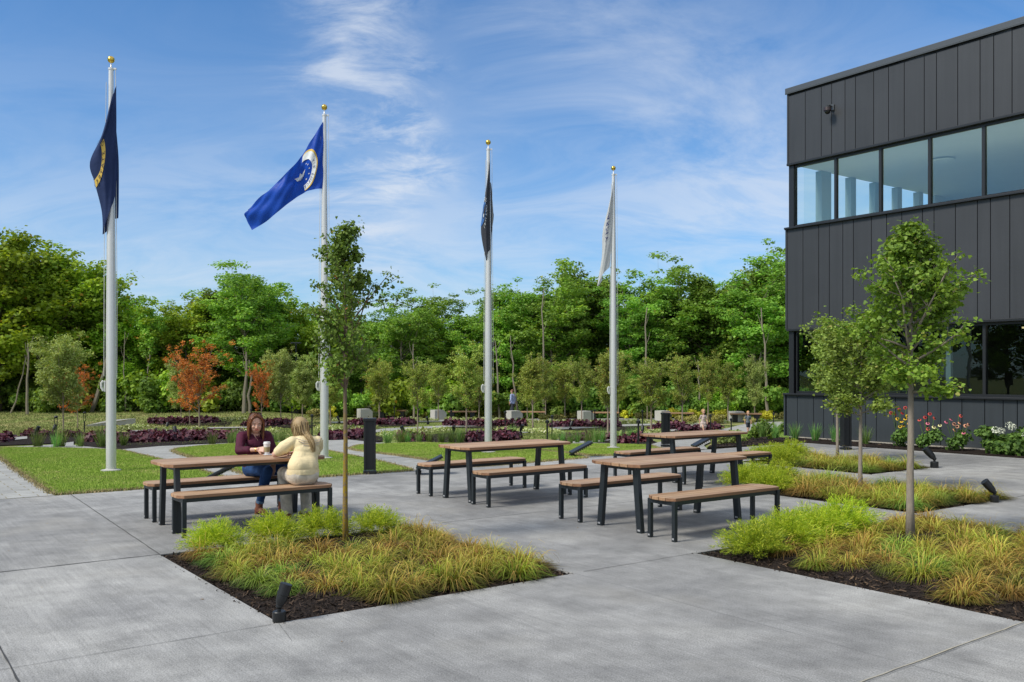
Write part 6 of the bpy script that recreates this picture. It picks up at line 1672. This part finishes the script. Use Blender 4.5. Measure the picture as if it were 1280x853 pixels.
# ------------------------------------------------------------------ camera, sun, sky
cam = bpy.data.cameras.new('camera'); co = bpy.data.objects.new('camera', cam); COL.objects.link(co)
co.location = (0, 0, EYE); co.rotation_euler = (R(90), 0, 0)
cam.sensor_width = 36; cam.lens = 36 * FOC / 1280; cam.shift_y = (HORIZON - 426.5) / 1280; cam.clip_end = 3000; cam.clip_start = .1
scene.camera = co
sd = Vector((-.60, -.36, .72)).normalized()
L = bpy.data.lights.new('sun', 'SUN'); L.energy = 3.8; L.angle = R(15); L.color = (1.0, .95, .85)
lo = bpy.data.objects.new('sun', L); COL.objects.link(lo); lo.rotation_euler = (-sd).to_track_quat('-Z', 'Y').to_euler()
w = bpy.data.worlds.new('World'); scene.world = w; w.use_nodes = True
t = w.node_tree; t.nodes.clear()
def N(ty, **k):
    n = t.nodes.new(ty)
    for a, b in k.items(): setattr(n, a, b)
    return n
def LK(a, b): t.links.new(a, b)
def mth(op, a, b=0.0, clamp=False):
    m = N('ShaderNodeMath', operation=op); m.use_clamp = clamp
    for i, v in enumerate((a, b)):
        if isinstance(v, (int, float)): m.inputs[i].default_value = v
        else: LK(v, m.inputs[i])
    return m.outputs[0]
def rmp(f, st):
    r = N('ShaderNodeValToRGB'); e = r.color_ramp.elements
    while len(e) < len(st): e.new(.5)
    for el, (p, c) in zip(e, st): el.position = p; el.color = (c, c, c, 1) if not hasattr(c, '__len__') else (*c, 1)
    LK(f, r.inputs[0]); return r.outputs[0]
def mixc(f, a, b, mode='MIX'):
    m = N('ShaderNodeMix', data_type='RGBA', blend_type=mode)
    for s, v in ((m.inputs[0], f), (m.inputs[6], a), (m.inputs[7], b)):
        if isinstance(v, (int, float)): s.default_value = v
        elif isinstance(v, tuple): s.default_value = (*v, 1)
        else: LK(v, s)
    return m.outputs[2]
out = N('ShaderNodeOutputWorld'); bg = N('ShaderNodeBackground')
sky = N('ShaderNodeTexSky', sky_type='NISHITA'); sky.sun_disc = False
sky.sun_elevation = math.asin(sd.z); sky.sun_rotation = math.atan2(sd.x, sd.y); sky.air_density = 1.0; sky.dust_density = 0.6; sky.ozone_density = 2.0; sky.altitude = 100
tc = N('ShaderNodeTexCoord'); sep = N('ShaderNodeSeparateXYZ'); LK(tc.outputs['Generated'], sep.inputs[0])
zz = mth('ADD', mth('MAXIMUM', sep.outputs['Z'], 0.0), 0.26)
px = mth('DIVIDE', sep.outputs['X'], zz); py = mth('DIVIDE', sep.outputs['Y'], zz)
cb = N('ShaderNodeCombineXYZ'); LK(px, cb.inputs[0]); LK(py, cb.inputs[1])
def cn(scale, rot, sc, det=8, rough=.6, dist=.6, off=(0, 0, 0)):
    mp = N('ShaderNodeMapping'); mp.inputs['Rotation'].default_value = (0, 0, R(rot)); mp.inputs['Scale'].default_value = (*sc, 1); mp.inputs['Location'].default_value = off
    LK(cb.outputs[0], mp.inputs[0]); n = N('ShaderNodeTexNoise'); LK(mp.outputs[0], n.inputs[0])
    n.inputs['Scale'].default_value = scale; n.inputs['Detail'].default_value = det; n.inputs['Roughness'].default_value = rough; n.inputs['Distortion'].default_value = dist
    return n.outputs['Fac']
broad = cn(.62, 30, (1, 1), 3, .5, .3, (3.1, 1.7, 0))
wisp = cn(2.3, -40, (.8, 1.35), 9, .64, 1.1, (1.3, .4, 0))
puff = cn(5.5, 12, (1, 1.4), 8, .66, .5)
veil = mth('MULTIPLY', rmp(broad, [(.38, 0), (.66, 1)]), rmp(wisp, [(.36, .06), (.68, 1)]))
# bright band of cirrus left of centre (azimuth about -6 deg) and streaks at right
azi = mth('ARCTAN2', sep.outputs['X'], sep.outputs['Y'])
wob = mth('MULTIPLY', mth('SUBTRACT', wisp, .5), .25)
def band(a0, tilt, w):
    d = mth('SUBTRACT', mth('ADD', azi, wob), mth('ADD', mth('MULTIPLY', sep.outputs['Z'], tilt), a0))
    return mth('POWER', 2.718, mth('MULTIPLY', mth('MULTIPLY', d, d), -1 / (w * w)))
b1 = mth('MULTIPLY', band(-.10, -.16, .055), rmp(sep.outputs['Z'], [(.10, 0), (.22, 1), (.42, .75), (.7, .0)]))
b1 = mth('MULTIPLY', b1, rmp(puff, [(.40, .12), (.60, 1)]))
b2 = mth('MULTIPLY', band(.62, -1.35, .16), rmp(wisp, [(.34, .1), (.62, .95)]))
low = rmp(sep.outputs['Z'], [(.0, 1), (.12, .70), (.25, .28), (.42, 0)])
hz = mth('MULTIPLY', low, rmp(wisp, [(.30, .40), (.62, 1)]))
cl = mth('ADD', mth('MULTIPLY', veil, .17), mth('ADD', mth('MULTIPLY', b1, .68), mth('ADD', mth('MULTIPLY', b2, .26), mth('MULTIPLY', hz, .80))), True)
cl = mth('MAXIMUM', mth('MULTIPLY', cl, .92), mth('MULTIPLY', rmp(sep.outputs['Z'], [(.46, 0), (.70, 1)]), .85))  # added unseen white cloud overhead, whitens the ambient light
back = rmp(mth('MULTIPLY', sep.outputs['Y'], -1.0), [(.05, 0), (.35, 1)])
cl = mth('MAXIMUM', cl, mth('MULTIPLY', back, .75))  # more unseen cloud added behind the camera for neutral ambient
tint = mixc(1.0, sky.outputs[0], (.34, .70, 1.0), 'MULTIPLY')
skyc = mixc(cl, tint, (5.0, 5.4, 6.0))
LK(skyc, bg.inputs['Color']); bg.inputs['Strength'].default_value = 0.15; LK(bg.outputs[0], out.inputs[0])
scene.view_settings.view_transform = 'Standard'; scene.view_settings.look = 'None'; scene.view_settings.exposure = 0; scene.view_settings.gamma = 1
scene.render.engine = 'CYCLES'; scene.cycles.max_bounces = 8; scene.cycles.transparent_max_bounces = 12; scene.cycles.use_denoising = True
